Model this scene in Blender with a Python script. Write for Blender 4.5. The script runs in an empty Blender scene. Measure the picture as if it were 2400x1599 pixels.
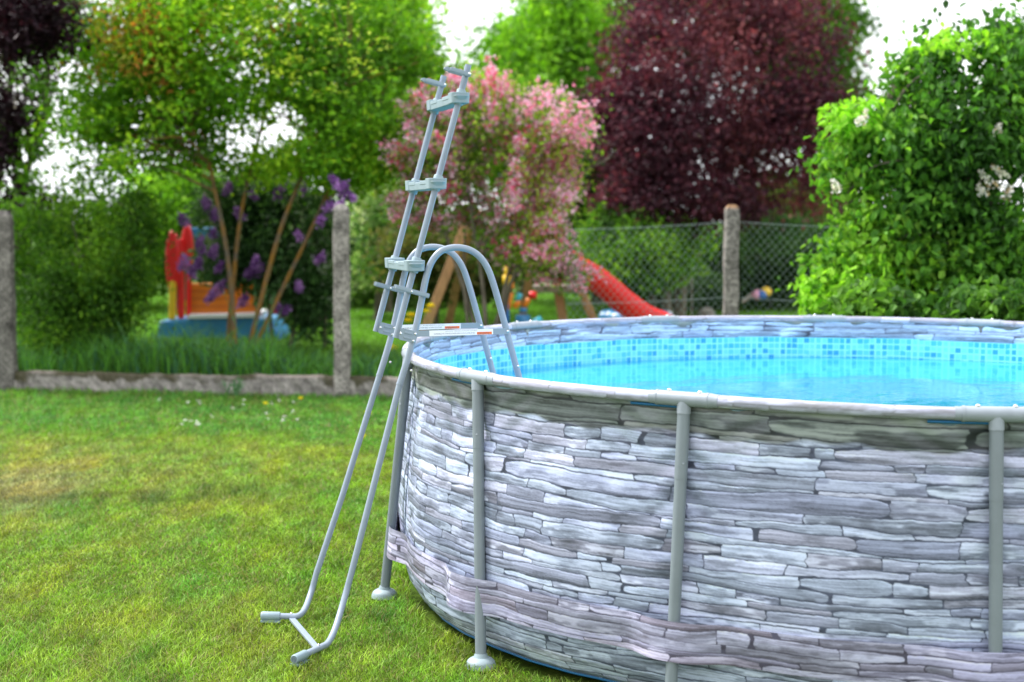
import bpy, math
import numpy as np
from mathutils import Vector, Matrix
R_ = math.radians
rng = np.random.default_rng(7)
S = bpy.context.scene
COL = S.collection

# ------------------------------------------------------------------ camera
CAMZ, PITCH, FPX = 1.858, 0.0812, 3482.0
cam_d = bpy.data.cameras.new('camera'); cam = bpy.data.objects.new('camera', cam_d); COL.objects.link(cam)
cam.location = (0, 0, CAMZ); cam.rotation_euler = (math.pi/2-PITCH, 0, 0)
cam_d.sensor_width = 36; cam_d.lens = 36*FPX/2400.0
cam_d.clip_start = 0.1; cam_d.clip_end = 2000
cam_d.dof.use_dof = True; cam_d.dof.focus_distance = 6.4; cam_d.dof.aperture_fstop = 1.9
S.camera = cam
# ------------------------------------------------------------------ world / sun / exposure
SUN_EL, SUN_AZ = R_(52), R_(-62)          # azimuth: from +Y toward +X ; negative = left
w = bpy.data.worlds.new('World'); S.world = w; w.use_nodes = True
nt = w.node_tree; nt.nodes.clear()
wo = nt.nodes.new('ShaderNodeOutputWorld'); bg = nt.nodes.new('ShaderNodeBackground')
sky = nt.nodes.new('ShaderNodeTexSky'); sky.sky_type = 'NISHITA'; sky.sun_disc = False
sky.sun_elevation = SUN_EL; sky.sun_rotation = SUN_AZ
sky.air_density = 1.0; sky.dust_density = 3.0
tc = nt.nodes.new('ShaderNodeTexCoord'); nz = nt.nodes.new('ShaderNodeTexNoise'); nz.inputs['Scale'].default_value = 2.2; nz.inputs['Detail'].default_value = 5
mp = nt.nodes.new('ShaderNodeMapping'); mp.inputs['Scale'].default_value = (1, 1, 3)
cr = nt.nodes.new('ShaderNodeValToRGB'); cr.color_ramp.elements[0].color = (9.6, 10.0, 10.6, 1); cr.color_ramp.elements[1].color = (11.6, 11.6, 11.5, 1)
cr.color_ramp.elements[0].position = .35; cr.color_ramp.elements[1].position = .65
mx = nt.nodes.new('ShaderNodeMixRGB'); mx.inputs[0].default_value = 0.86
nt.links.new(tc.outputs['Generated'], mp.inputs[0]); nt.links.new(mp.outputs[0], nz.inputs['Vector']); nt.links.new(nz.outputs[0], cr.inputs[0])
nt.links.new(sky.outputs[0], mx.inputs[1]); nt.links.new(cr.outputs[0], mx.inputs[2])
nt.links.new(mx.outputs[0], bg.inputs[0]); bg.inputs[1].default_value = 0.10
nt.links.new(bg.outputs[0], wo.inputs[0])
sd = bpy.data.lights.new('sun', 'SUN'); sd.energy = 3.4; sd.angle = R_(16); sd.color = (1, .97, .93)
so = bpy.data.objects.new('sun', sd); COL.objects.link(so)
sdir = Vector((math.cos(SUN_EL)*math.sin(SUN_AZ), math.cos(SUN_EL)*math.cos(SUN_AZ), math.sin(SUN_EL)))
so.rotation_euler = sdir.to_track_quat('Z', 'Y').to_euler(); so.location = sdir*30
S.view_settings.view_transform = 'Standard'; S.view_settings.look = 'None'
S.view_settings.gamma = 1; S.view_settings.exposure = 0.98
try: S.cycles.use_denoising = True
except Exception: pass
S.cycles.max_bounces = 8; S.cycles.transparent_max_bounces = 12
S.cycles.sample_clamp_indirect = 6

# ------------------------------------------------------------------ helpers
def ray(px, py):
    u = (px-1200)/FPX; v = -(py-799.5)/FPX; c, s = math.cos(PITCH), math.sin(PITCH)
    return np.array([u, c+v*s, -s+v*c])
CAM = np.array([0, 0, CAMZ])
def at(px, py, Y):
    d = ray(px, py); return CAM+d*(Y/d[1])
def on_z(px, py, z):
    d = ray(px, py); return CAM+d*((z-CAMZ)/d[2])
def on_plane(px, py, p0, n):
    d = ray(px, py); return CAM+d*(np.dot(p0-CAM, n)/np.dot(d, n))
def nrm(v):
    v = np.asarray(v, float); return v/np.linalg.norm(v)
_KS = np.random.default_rng(3).normal(size=(14, 3)); _KP = np.random.default_rng(4).uniform(0, 6.28, 14)
def sn(P, freq=1.0, seed=0):
    """smooth pseudo noise about -1..1"""
    P = np.asarray(P, float)*freq
    if P.shape[-1] == 2: P = np.concatenate([P, np.zeros(P.shape[:-1]+(1,))], -1)
    a = 0
    for i in range(14):
        a = a+np.sin(P@_KS[i]*(1+.12*i)+_KP[i]+seed*1.7*i)
    return a/5.0
def vnoise(x, y, seed=0):
    """2-d value noise 0..1"""
    tab = np.random.default_rng(seed+100).random((256, 256))
    xi = np.floor(x).astype(int); yi = np.floor(y).astype(int); fx = x-xi; fy = y-yi
    fx = fx*fx*(3-2*fx); fy = fy*fy*(3-2*fy)
    g = lambda a, b: tab[a & 255, b & 255]
    return (g(xi, yi)*(1-fx)+g(xi+1, yi)*fx)*(1-fy)+(g(xi, yi+1)*(1-fx)+g(xi+1, yi+1)*fx)*fy
def tag(o, label=None, cat=None, group=None, kind=None):
    if label: o['label'] = label
    if cat: o['category'] = cat
    if group: o['group'] = group
    if kind: o['kind'] = kind
    return o
def mesh_np(name, V, F, mat=None, parent=None, col=None, smooth=False, loc=None):
    """V (n,3); F (m,k) array; col (n,3) optional"""
    V = np.asarray(V, np.float32); F = np.asarray(F, np.int32)
    me = bpy.data.meshes.new(name)
    me.vertices.add(len(V)); me.vertices.foreach_set('co', V.ravel())
    k = F.shape[1]
    me.loops.add(F.size); me.loops.foreach_set('vertex_index', F.ravel())
    me.polygons.add(len(F)); me.polygons.foreach_set('loop_start', np.arange(0, F.size, k, dtype=np.int32))
    me.polygons.foreach_set('loop_total', np.full(len(F), k, np.int32))
    me.polygons.foreach_set('use_smooth', np.full(len(F), smooth, bool))
    me.update(calc_edges=True)
    if col is not None:
        a = me.color_attributes.new('Col', 'FLOAT_COLOR', 'POINT')
        c = np.ones((len(V), 4), np.float32); c[:, :3] = col; a.data.foreach_set('color', c.ravel())
    if mat: me.materials.append(mat)
    o = bpy.data.objects.new(name, me); COL.objects.link(o)
    if parent: o.parent = parent
    return o
class MB:
    """collects polygons of mixed size -> one mesh"""
    def __init__(s): s.v = []; s.f = []; s.sm = []
    def add(s, V, F, smooth=False):
        b = len(s.v); s.v.extend([tuple(map(float, p)) for p in V]); s.f.extend([tuple(int(i)+b for i in f) for f in F]); s.sm.extend([smooth]*len(F)); return s
    def tube(s, path, r, n=12, cap=True, aspect=1.0, up=None, smooth=True):
        P = np.asarray(path, float); m = len(P); r = np.atleast_1d(np.asarray(r, float)); r = np.interp(np.linspace(0, 1, m), np.linspace(0, 1, len(r)), r) if len(r) > 1 else np.full(m, r[0])
        T = np.gradient(P, axis=0); T /= np.linalg.norm(T, axis=1)[:, None]+1e-12
        a = np.array(up if up is not None else ([0, 0, 1] if abs(T[0][2]) < .9 else [1, 0, 0]), float)
        V = []
        for i in range(m):
            a = a-T[i]*np.dot(a, T[i]); a /= np.linalg.norm(a)+1e-12; b = np.cross(T[i], a)
            for k in range(n):
                t = 2*math.pi*k/n; V.append(P[i]+r[i]*(math.cos(t)*a+aspect*math.sin(t)*b))
        F = [(i*n+k, i*n+(k+1) % n, (i+1)*n+(k+1) % n, (i+1)*n+k) for i in range(m-1) for k in range(n)]
        b0 = len(s.v); s.add(V, F, smooth)
        if cap:
            s.add(V[:n], [tuple(range(n))[::-1]]); s.add(V[-n:], [tuple(range(n))])
        return s
    def box(s, c, ax, ay, az, bevel=0):
        """centre, half-axis vectors"""
        c, ax, ay, az = [np.asarray(q, float) for q in (c, ax, ay, az)]
        V = [c+i*ax+j*ay+k*az for k in (-1, 1) for j in (-1, 1) for i in (-1, 1)]
        return s.add(V, [(0, 2, 3, 1), (4, 5, 7, 6), (0, 1, 5, 4), (2, 6, 7, 3), (0, 4, 6, 2), (1, 3, 7, 5)])
    def prism(s, outline, c, ex, ey, ez, h0, h1, scale1=1.0, smooth=False):
        """outline 2d in (ex,ey), extruded along ez from h0 to h1, end scaled"""
        c, ex, ey, ez = [np.asarray(q, float) for q in (c, ex, ey, ez)]
        n = len(outline)
        V = [c+ex*x+ey*y+ez*h0 for x, y in outline]+[c+ex*x*scale1+ey*y*scale1+ez*h1 for x, y in outline]
        b0 = len(s.v)
        s.add(V, [(i, (i+1) % n, n+(i+1) % n, n+i) for i in range(n)], smooth)
        s.f.append(tuple(b0+i for i in range(n))[::-1]); s.sm.append(False)
        s.f.append(tuple(b0+n+i for i in range(n))); s.sm.append(False)
        return s
    def dome(s, c, r, ez, h, n=14, rings=5):
        c = np.asarray(c, float); ez = nrm(ez); a = nrm(np.cross(ez, [1, 0, 0] if abs(ez[0]) < .9 else [0, 1, 0])); b = np.cross(ez, a)
        V = []
        for j in range(rings):
            t = j/rings*math.pi/2
            for k in range(n):
                q = 2*math.pi*k/n; V.append(c+r*math.cos(t)*(math.cos(q)*a+math.sin(q)*b)+ez*h*math.sin(t))
        V.append(c+ez*h)
        F = [(j*n+k, j*n+(k+1) % n, (j+1)*n+(k+1) % n, (j+1)*n+k) for j in range(rings-1) for k in range(n)]
        F += [((rings-1)*n+k, (rings-1)*n+(k+1) % n, rings*n) for k in range(n)]
        s.add(V, F, True); s.add(V[:n], [tuple(range(n))[::-1]])
        return s
    def build(s, name, mat, parent=None, bevel=0):
        me = bpy.data.meshes.new(name); me.from_pydata(s.v, [], s.f); me.update()
        me.polygons.foreach_set('use_smooth', np.array(s.sm, bool))
        if mat: me.materials.append(mat)
        o = bpy.data.objects.new(name, me); COL.objects.link(o)
        if parent: o.parent = parent
        if bevel:
            m = o.modifiers.new('bevel', 'BEVEL'); m.width = bevel; m.segments = 3; m.limit_method = 'ANGLE'; m.angle_limit = R_(40)
            m.harden_normals = False
        return o
def empty(name, loc, label, cat, group=None):
    o = bpy.data.objects.new(name, None); COL.objects.link(o); o.empty_display_size = .2
    o.location = (0, 0, 0); return tag(o, label, cat, group)
def smooth_path(P, it=3):
    P = np.asarray(P, float)
    for _ in range(it):
        Q = [P[0]]
        for i in range(len(P)-1):
            Q += [P[i]*.75+P[i+1]*.25, P[i]*.25+P[i+1]*.75]
        Q.append(P[-1]); P = np.array(Q)
    return P
def rrect(w_, h_, r, n=5):
    o = []
    for cx, cy, a0 in ((w_-r, h_-r, 0), (-w_+r, h_-r, 90), (-w_+r, -h_+r, 180), (w_-r, -h_+r, 270)):
        for i in range(n+1):
            t = R_(a0+90*i/n); o.append((cx+r*math.cos(t), cy+r*math.sin(t)))
    return o

# ------------------------------------------------------------------ materials
def mat(name, base, rough=.5, spec=.5, bump=0, bscale=60, var=0, vscale=6, col2=None, metal=0, attr=False, sheen=0, stretch=None, detail=6):
    m = bpy.data.materials.new(name); m.use_nodes = True; t = m.node_tree; b = t.nodes['Principled BSDF']
    b.inputs['Base Color'].default_value = (*base, 1); b.inputs['Roughness'].default_value = rough
    b.inputs['Specular IOR Level'].default_value = spec; b.inputs['Metallic'].default_value = metal
    co = t.nodes.new('ShaderNodeTexCoord'); vec = co.outputs['Object']
    if stretch:
        mpn = t.nodes.new('ShaderNodeMapping'); mpn.inputs['Scale'].default_value = stretch; t.links.new(vec, mpn.inputs[0]); vec = mpn.outputs[0]
    src = None
    if attr:
        a = t.nodes.new('ShaderNodeVertexColor'); a.layer_name = 'Col'; src = a.outputs[0]
    if var or col2:
        n = t.nodes.new('ShaderNodeTexNoise'); n.inputs['Scale'].default_value = vscale; n.inputs['Detail'].default_value = detail; t.links.new(vec, n.inputs['Vector'])
        rp = t.nodes.new('ShaderNodeValToRGB'); rp.color_ramp.elements[0].position = .38; rp.color_ramp.elements[1].position = .64
        c2 = col2 if col2 else tuple(c*(1-var) for c in base)
        rp.color_ramp.elements[0].color = (*c2, 1); rp.color_ramp.elements[1].color = (*base, 1)
        t.links.new(n.outputs[0], rp.inputs[0])
        if src:
            mm = t.nodes.new('ShaderNodeMixRGB'); mm.blend_type = 'MULTIPLY'; mm.inputs[0].default_value = 1
            t.links.new(src, mm.inputs[1]); t.links.new(rp.outputs[0], mm.inputs[2]); src = mm.outputs[0]
        else: src = rp.outputs[0]
    if src: t.links.new(src, b.inputs['Base Color'])
    if bump:
        n = t.nodes.new('ShaderNodeTexNoise'); n.inputs['Scale'].default_value = bscale; n.inputs['Detail'].default_value = 5; t.links.new(vec, n.inputs['Vector'])
        bp = t.nodes.new('ShaderNodeBump'); bp.inputs['Strength'].default_value = bump; bp.inputs['Distance'].default_value = .01
        t.links.new(n.outputs[0], bp.inputs['Height']); t.links.new(bp.outputs[0], b.inputs['Normal'])
    return m
def leafmat(name, trans=.45, rough=.55, spec=.22, tint=(1.15, 1.25, .55)):
    m = bpy.data.materials.new(name); m.use_nodes = True; t = m.node_tree; b = t.nodes['Principled BSDF']; out = t.nodes['Material Output']
    a = t.nodes.new('ShaderNodeVertexColor'); a.layer_name = 'Col'
    b.inputs['Roughness'].default_value = rough; b.inputs['Specular IOR Level'].default_value = spec
    t.links.new(a.outputs[0], b.inputs['Base Color'])
    tr = t.nodes.new('ShaderNodeBsdfTranslucent'); mm = t.nodes.new('ShaderNodeMixRGB'); mm.blend_type = 'MULTIPLY'; mm.inputs[0].default_value = 1
    mm.inputs[2].default_value = (*tint, 1); t.links.new(a.outputs[0], mm.inputs[1]); t.links.new(mm.outputs[0], tr.inputs[0])
    mix = t.nodes.new('ShaderNodeMixShader'); mix.inputs[0].default_value = trans
    t.links.new(b.outputs[0], mix.inputs[1]); t.links.new(tr.outputs[0], mix.inputs[2]); t.links.new(mix.outputs[0], out.inputs[0])
    return m
M = {}
M['rail'] = mat('painted_rail', (.265, .32, .40), .32, .5, bump=.03, bscale=90, var=.07, vscale=25)
M['plastic'] = mat('grey_plastic', (.255, .34, .39), .5, .4, bump=.12, bscale=320, var=.06, vscale=18)
M['clip'] = mat('grey_clip_plastic', (.25, .31, .37), .45, .4, bump=.08, bscale=300)
M['post'] = mat('painted_post', (.185, .22, .25), .38, .5, bump=.04, bscale=60, var=.1, vscale=7)
M['tee'] = mat('tee_plastic', (.28, .32, .37), .4, .5, bump=.05, bscale=200, var=.1, vscale=20)
M['foot'] = mat('foot_plastic', (.27, .34, .375), .5, .4, bump=.1, bscale=200)
M['bolt'] = mat('bolt_metal', (.75, .75, .76), .22, .8, metal=.85)
M['label'] = mat('white_sticker', (.82, .83, .86), .4, .5)
M['orange_label'] = mat('orange_sticker', (.85, .16, .02), .4, .5)
M['ink'] = mat('ink', (.16, .16, .22), .6, .2)
M['stone'] = mat('stone_print_vinyl', (1, 1, 1), .42, .35, attr=True, bump=.06, bscale=700)
M['liner'] = mat('pool_liner_inside', (1, 1, 1), .35, .4, attr=True)
M['blue'] = mat('blue_vinyl', (.01, .12, .28), .4, .4)
M['seam'] = mat('seam_dark', (.02, .06, .09), .5, .3)
M['leaf'] = leafmat('leaf')
M['leaf_dark'] = leafmat('leaf_purple', .34, .5, .22, (1.2, .62, .72))
M['petal'] = leafmat('petal', .35, .6, .15, (1.1, .95, 1.0))
M['grass'] = leafmat('grass_blade', .32, .5, .25, (1.1, 1.15, .6))
M['bark'] = mat('bark', (.20, .17, .13), .85, .2, bump=.6, bscale=25, var=.5, vscale=12, stretch=(1, 1, .25))
M['lichen'] = mat('lichen_bark', (.13, .11, .085), .85, .2, bump=.6, bscale=25, col2=(.27, .14, .03), vscale=4.5)
M['concrete'] = mat('weathered_concrete', (.40, .38, .36), .9, .2, bump=.7, bscale=45, var=.45, vscale=22)
M['wood'] = mat('orange_wood', (.50, .28, .13), .65, .3, bump=.2, bscale=20, var=.3, vscale=5, stretch=(4, 4, .6))
M['greywood'] = mat('grey_board', (.50, .42, .38), .7, .3, bump=.2, bscale=20, var=.3, vscale=5)
M['red'] = mat('red_plastic', (.82, .012, .014), .35, .5, var=.1, vscale=3)
M['toyblue'] = mat('blue_plastic', (.03, .22, .48), .4, .5, var=.2, vscale=4)
M['deepblue'] = mat('deep_blue_plastic', (.02, .12, .42), .4, .5)
M['teal'] = mat('teal_plastic', (.05, .42, .55), .4, .5)
M['orange'] = mat('orange_plastic', (.80, .22, .01), .4, .5, var=.15, vscale=4)
M['yellow'] = mat('yellow_plastic', (.85, .55, .02), .4, .5)
M['white'] = mat('white_plastic', (.75, .76, .80), .4, .5)
M['pinkp'] = mat('pink_plastic', (.75, .35, .5), .5, .4)
M['crate'] = mat('dark_green_plastic', (.008, .03, .028), .45, .4)
M['wire'] = mat('green_wire', (.20, .26, .26), .45, .5)
M['rock'] = mat('rock', (.36, .33, .30), .9, .2, bump=.6, bscale=15, var=.4, vscale=9)
M['brick'] = mat('brick_stone', (.48, .24, .17), .9, .2, bump=.5, bscale=25, var=.4, vscale=12)

# ------------------------------------------------------------------ stone print (colour of a point of the vinyl)
PW, PH, PR = 7.2, 1.30, .0026
def make_stone():
    r = np.random.default_rng(23)
    nx, ny = int(PW/PR), int(PH/PR)
    x1 = np.arange(nx)*PR
    X, Z = np.meshgrid(x1, np.arange(ny)*PR)
    nz_ = lambda fx, fz, sd: vnoise(X*fx, Z*fz, sd)
    Xw = X+(nz_(30, 60, 2)-.5)*.014+(nz_(140, 160, 22)-.5)*.004
    Zw = Z+(nz_(14, 16, 4)-.5)*.0050+(nz_(70, 90, 5)-.5)*.0026
    # wavy courses of very different heights: boundary curves, nearly touching here and there
    zb, z, k = [], -.03, 0
    while z < PH+.06:
        f = lambda s, q: vnoise(x1*s+q*3.1, np.full(nx, q*.73), q % 50)-.5
        zb.append(z+f(1.6, k)*.030+f(4.5, k+7)*.010+f(13, k+3)*.0050); z += r.choice([.020, .030, .038, .048, .060], p=[.16, .26, .28, .20, .10]); k += 1
    zb = np.maximum.accumulate(np.array(zb)+np.arange(len(zb))[:, None]*0, axis=0)
    for j in range(1, len(zb)): zb[j] = np.maximum(zb[j], zb[j-1]+.006)
    img = np.zeros((ny, nx, 3)); img[:] = (.05, .055, .08); img *= (.6+.9*nz_(30, 90, 6))[..., None]
    blot = .6*nz_(9, 38, 12)+.4*nz_(26, 120, 13); speck = nz_(160, 320, 10); big = nz_(2.2, 5, 15)
    for j in range(len(zb)-1):
        lo, hi = zb[j], zb[j+1]; j0 = max(0, int((lo.min()-.01)/PR)); j1 = min(ny, int((hi.max()+.012)/PR)+1)
        if j1 <= j0: continue
        zz = Zw[j0:j1]; xx = Xw[j0:j1]; mid = (lo+hi)/2; hh = (hi-lo)/2
        ed = [-r.uniform(0, .4)]
        while ed[-1] < PW+.3: ed.append(ed[-1]+float(np.clip(r.lognormal(-1.18, .52), .08, .85)))
        ed = np.array(ed); n = len(ed)
        sl = r.uniform(-.5, .5, n)*(r.random(n) < .6); pos = ed[np.clip(np.searchsorted(ed, xx.ravel(), 'right').reshape(xx.shape), 0, n-1)]
        i1 = np.clip(np.searchsorted(ed, xx, 'right'), 1, n-1); i0 = i1-1
        v = (zz-mid)/hh                                     # -1 .. 1 within the course
        gapw = np.where(r.random(n) < .13, r.uniform(.007, .024, n), r.uniform(.0008, .0034, n)); 
        xa = ed[i0]+gapw[i0]+sl[i0]*v*hh; xb = ed[i1]-r.uniform(.0004, .0015, n)[i1]+sl[i1]*v*hh
        d_x = np.minimum(xx-xa, xb-xx)
        g = r.uniform(.0009, .0034, n)[i0]; tl = np.where(r.random(n) < .22, r.uniform(.03, .14, n), .003)[i0]; tr = np.where(r.random(n) < .16, r.uniform(.03, .12, n), .003)[i1]
        sh = np.clip(np.minimum((xx-xa)/tl, (xb-xx)/tr), 0, 1); sh = .42+.58*np.sqrt(sh)     # pointed or blunt ends
        dz_lo = (zz-lo)-g*1.3-(1-sh)*hh*.9; dz_hi = (hi-zz)-g*.4-(1-sh)*hh*.9
        d_z = np.minimum(dz_lo, dz_hi); d = np.minimum(d_x, d_z); rad = .004
        both = (d_x < rad) & (d_z < rad); d = np.where(both, rad-np.hypot(rad-d_x, rad-d_z), d)
        a = np.clip(d/.0024+.4, 0, 1)
        inside = (zz >= lo-.002) & (zz < hi+.002); a = a*inside
        rel = (zz-mid)                                       # streaks run with the course
        sid = i0*7+j*131
        st = .42*vnoise(xx*5+sid, rel*230+sid, 7)+.36*vnoise(xx*10+sid, rel*520+sid, 8)+.34*vnoise(xx*3.2+sid, rel*70+sid, 9)+.14*speck[j0:j1]
        bs = np.where(r.random(n) < .62, r.uniform(.26, .40, n), r.uniform(.40, .62, n))[i0]
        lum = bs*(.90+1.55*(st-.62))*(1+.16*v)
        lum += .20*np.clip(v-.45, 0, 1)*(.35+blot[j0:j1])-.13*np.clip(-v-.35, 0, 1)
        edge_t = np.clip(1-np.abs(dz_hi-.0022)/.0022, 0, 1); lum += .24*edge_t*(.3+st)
        wt = np.clip((blot[j0:j1]-.51)*7, 0, 1)*np.clip(st*1.7-.25, 0, 1)*np.where(r.random(n) < .65, r.uniform(.4, 1, n), 0)[i0]; lum = lum*(1-wt)+.74*wt
        dk = np.clip((.40-blot[j0:j1])*6, 0, 1)*.35; lum = lum*(1-dk)
        tints = np.array([(.87, .92, 1.12), (.90, .91, 1.14), (.86, .92, 1.12), (.94, .91, 1.10), (.87, .90, 1.17), (.86, .92, 1.12)])
        tn = tints[r.integers(0, 6, n)][i0]; tn = tn*(1-wt[..., None]*.6)+np.array([.96, .97, 1.06])*wt[..., None]*.6
        c = np.clip(lum, .035, .84)[..., None]*tn
        img[j0:j1] = img[j0:j1]*(1-a[..., None])+c*a[..., None]
    img *= (.90+.22*big)[..., None]*np.array([.90, .98, 1.10])
    return np.clip(img, .02, .88)
STONE = make_stone()
def stone(s, z):
    nyy, nxx = STONE.shape[:2]
    x = (np.asarray(s) % PW)/PR; y = np.clip(np.asarray(z)/PR, 0, nyy-1.001)
    xi = x.astype(int) % nxx; xj = (xi+1) % nxx; yi = y.astype(int); yj = np.minimum(yi+1, nyy-1); fx = (x-np.floor(x))[..., None]; fy = (y-yi)[..., None]
    return (STONE[yi, xi]*(1-fx)+STONE[yi, xj]*fx)*(1-fy)+(STONE[yj, xi]*(1-fx)+STONE[yj, xj]*fx)*fy

# ------------------------------------------------------------------ pool geometry
PC = np.array([1.891, 7.584]); PRAD = 2.44; RIMZ = 1.187
TX, TY = -.0063, .0019
NP = 14; PH0 = -1.6528
def rimz(x, y): return RIMZ+TX*(x-PC[0])+TY*(y-PC[1])
def on_rim(px, py):
    z = RIMZ
    for _ in range(6):
        p = on_z(px, py, z); z = rimz(p[0], p[1])
    return p
post_ang = PH0-np.arange(NP)*2*np.pi/NP; post_rad = np.full(NP, PRAD)
seen = {0: (2337, 972), 1: (1609, 934), 2: (1120, 884), 3: (962, 833), 5: (1236, 765), 6: (1557, 752), 7: (1929, 747), 8: (2320, 753)}
for i, (px, py) in seen.items():
    p = on_rim(px, py); d = p[:2]-PC; a = math.atan2(d[1], d[0])
    while a > post_ang[i]+np.pi: a -= 2*np.pi
    while a < post_ang[i]-np.pi: a += 2*np.pi
    print('post', i, 'ang err', round(a-post_ang[i], 3), 'rad', round(float(np.hypot(*d)), 3))
    if abs(a-post_ang[i]) < .12: post_ang[i] = a
    if i < 4: post_rad[i] = .35*PRAD+.65*np.clip(np.hypot(*d), PRAD-.08, PRAD+.08)
ang_s = np.concatenate([post_ang+2*np.pi, post_ang, post_ang-2*np.pi])[::-1]; rad_s = np.concatenate([post_rad]*3)[::-1]
def rrim(th):
    th = np.asarray(th, float); t = (th-ang_s[0]) % (2*np.pi)+ang_s[0]
    if True:
        i = np.clip(np.searchsorted(ang_s, t)-1, 0, len(ang_s)-2); f = (t-ang_s[i])/(ang_s[i+1]-ang_s[i]); f = f*f*(3-2*f)
        return rad_s[i]*(1-f)+rad_s[i+1]*f
def rimpt(th, dr=0):
    r = rrim(th)+dr; x = PC[0]+r*np.cos(th); y = PC[1]+r*np.sin(th); return x, y, rimz(x, y)
SPLAY = .105
pool = empty('above_ground_pool', None, 'round above-ground pool with grey stone-print wall and grey frame, filled with blue water', 'pool')
pool.location = (PC[0], PC[1], 0)
POOLM = Matrix.Translation((-PC[0], -PC[1], 0))
def ptag(o):   # keep world coordinates although the empty sits at the pool's base
    o.matrix_parent_inverse = POOLM; return o
# liner outside: profile radius offset over height fraction
pf_z = np.array([0, .02, .06, .12, .20, .32, .45, .60, .80, 1.0, 1.10, 1.16, 1.20])
pf_r = np.array([-.14, -.080, -.025, .012, .032, .044, .042, .032, .012, -.014, -.020, -.022, -.024])
def lin_r(th, z):
    ph = np.min(np.abs((np.asarray(th)[..., None]-post_ang+np.pi) % (2*np.pi)-np.pi), -1)  # distance to nearest post
    bulge = np.clip(ph/(np.pi/NP), 0, 1)
    fold = np.exp(-((ph-.02)/.035)**2)*np.sin(np.asarray(z)*44+ph*60)*.0065*np.clip((z-.40)*2, 0, 1)+.003*np.exp(-((ph-.10)/.05)**2)*np.sin(np.asarray(z)*70-ph*90)*np.clip((z-.75)*3, 0, 1)
    return rrim(th)+np.interp(z, pf_z, pf_r)+.032*(bulge-.5)*np.interp(z, [0, .3, 1.1], [0, 1, .25])+fold+.0025*np.sin(th*23+z*5)+.002*np.sin(th*61-z*9)
def arc_s(th): return (-(np.asarray(th))*2.5) % (2*np.pi*2.5)
def wall_col(th, z):
    s = arc_s(th); c = stone(s, z)
    # top strip: larger olive-grey printed stones, with shade under the rim painted in
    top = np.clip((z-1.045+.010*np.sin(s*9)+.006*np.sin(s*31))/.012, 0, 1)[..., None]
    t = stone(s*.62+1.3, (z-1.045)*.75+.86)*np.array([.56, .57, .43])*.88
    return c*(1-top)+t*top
def grid_sheet(name, TH, ZZ, RR, colr, m, parent, flip=False):
    X = PC[0]+RR*np.cos(TH); Y = PC[1]+RR*np.sin(TH); Z = ZZ
    ny, nx = TH.shape
    idx = np.arange(ny*nx).reshape(ny, nx)
    F = np.stack([idx[:-1, :-1], idx[:-1, 1:], idx[1:, 1:], idx[1:, :-1]], -1).reshape(-1, 4)
    if flip: F = F[:, ::-1]
    return ptag(mesh_np(name, np.stack([X, Y, Z], -1).reshape(-1, 3), F, m, parent, colr.reshape(-1, 3) if colr is not None else None, True))
# the side that faces the camera at print resolution, the rest coarser, one mesh
thf = np.concatenate([np.arange(R_(-60), R_(-215), -.0013), np.arange(R_(-215), R_(-420)+.0005, -.006), [R_(-420)]])
zf = np.concatenate([np.arange(0, 1.175, .0032)])
TH, ZZ = np.meshgrid(thf, zf); dz = rimz(PC[0]+PRAD*np.cos(TH), PC[1]+PRAD*np.sin(TH))-RIMZ
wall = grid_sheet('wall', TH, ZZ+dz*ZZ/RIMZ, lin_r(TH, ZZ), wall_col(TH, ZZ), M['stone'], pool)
wall['label'] = 'outer liner printed with stacked grey slate stones'
# dark welded base seam + vertical seam
b = MB()
for z0 in (.035,):
    th = np.linspace(0, 2*np.pi, 361); r_ = lin_r(th, z0)+.004
    b.tube(np.stack([PC[0]+r_*np.cos(th), PC[1]+r_*np.sin(th), np.full_like(th, z0)], 1), .006, 6, cap=False)
ptag(b.build('base_seam', M['blue'], pool))
sth = post_ang[3]+.055
b = MB(); zz = np.linspace(.30, 1.10, 60); r_ = lin_r(np.full(60, sth), zz)+.001
b.tube(np.stack([PC[0]+r_*np.cos(sth+.004*np.sin(zz*9)), PC[1]+r_*np.sin(sth+.004*np.sin(zz*9)), zz], 1), .0035, 5)
ptag(b.build('wall_seam', M['seam'], pool))
# inner liner: stone band on top, mosaic below
WATER = .935
def mosaic(th, z):
    s = (-(np.asarray(th))*2.38) % (2*np.pi*2.38); p = .0392
    z = np.asarray(z); zb = 1.066+.003*np.sin(s*7)
    i = np.floor(s/p); j = np.floor((zb-z)/p); fx = s/p-i; fz = (zb-z)/p-j
    h = vnoise(i*1.37+3, j*2.11+i*.37, 21)*.0+np.random.default_rng(5).random((97, 61))[(i.astype(int)*7+(j.astype(int))**2*3) % 97, (j.astype(int)*11+i.astype(int)*3) % 61]
    pal = np.array([(.14, .63, .88), (.14, .63, .88), (.09, .55, .84), (.07, .50, .80), (.05, .46, .78), (.030, .40, .73), (.018, .31, .64)])
    c = pal[np.clip((h*7).astype(int), 0, 6)]
    g = (fx < .10) | (fx > .90) | (fz < .10) | (fz > .90)
    c = np.where(g[..., None], np.array([.24, .74, .93]), c)
    st = stone(s*.8+.7, (z-1.0)*1.0+.33)*np.array([.80, 1.02, 1.12])
    return np.where((z > zb)[..., None], st, c)
thi = np.arange(0, 2*np.pi+.001, 2*np.pi/2600); zi = np.arange(.64, 1.178, .0045)
TH, ZZ = np.meshgrid(thi, zi); dz = rimz(PC[0]+PRAD*np.cos(TH), PC[1]+PRAD*np.sin(TH))-RIMZ
grid_sheet('inner_liner', TH, ZZ+dz, rrim(TH)-.022-.018*np.clip((1.17-ZZ)/.08, 0, 1), mosaic(TH, ZZ), M['liner'], pool, True)
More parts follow.
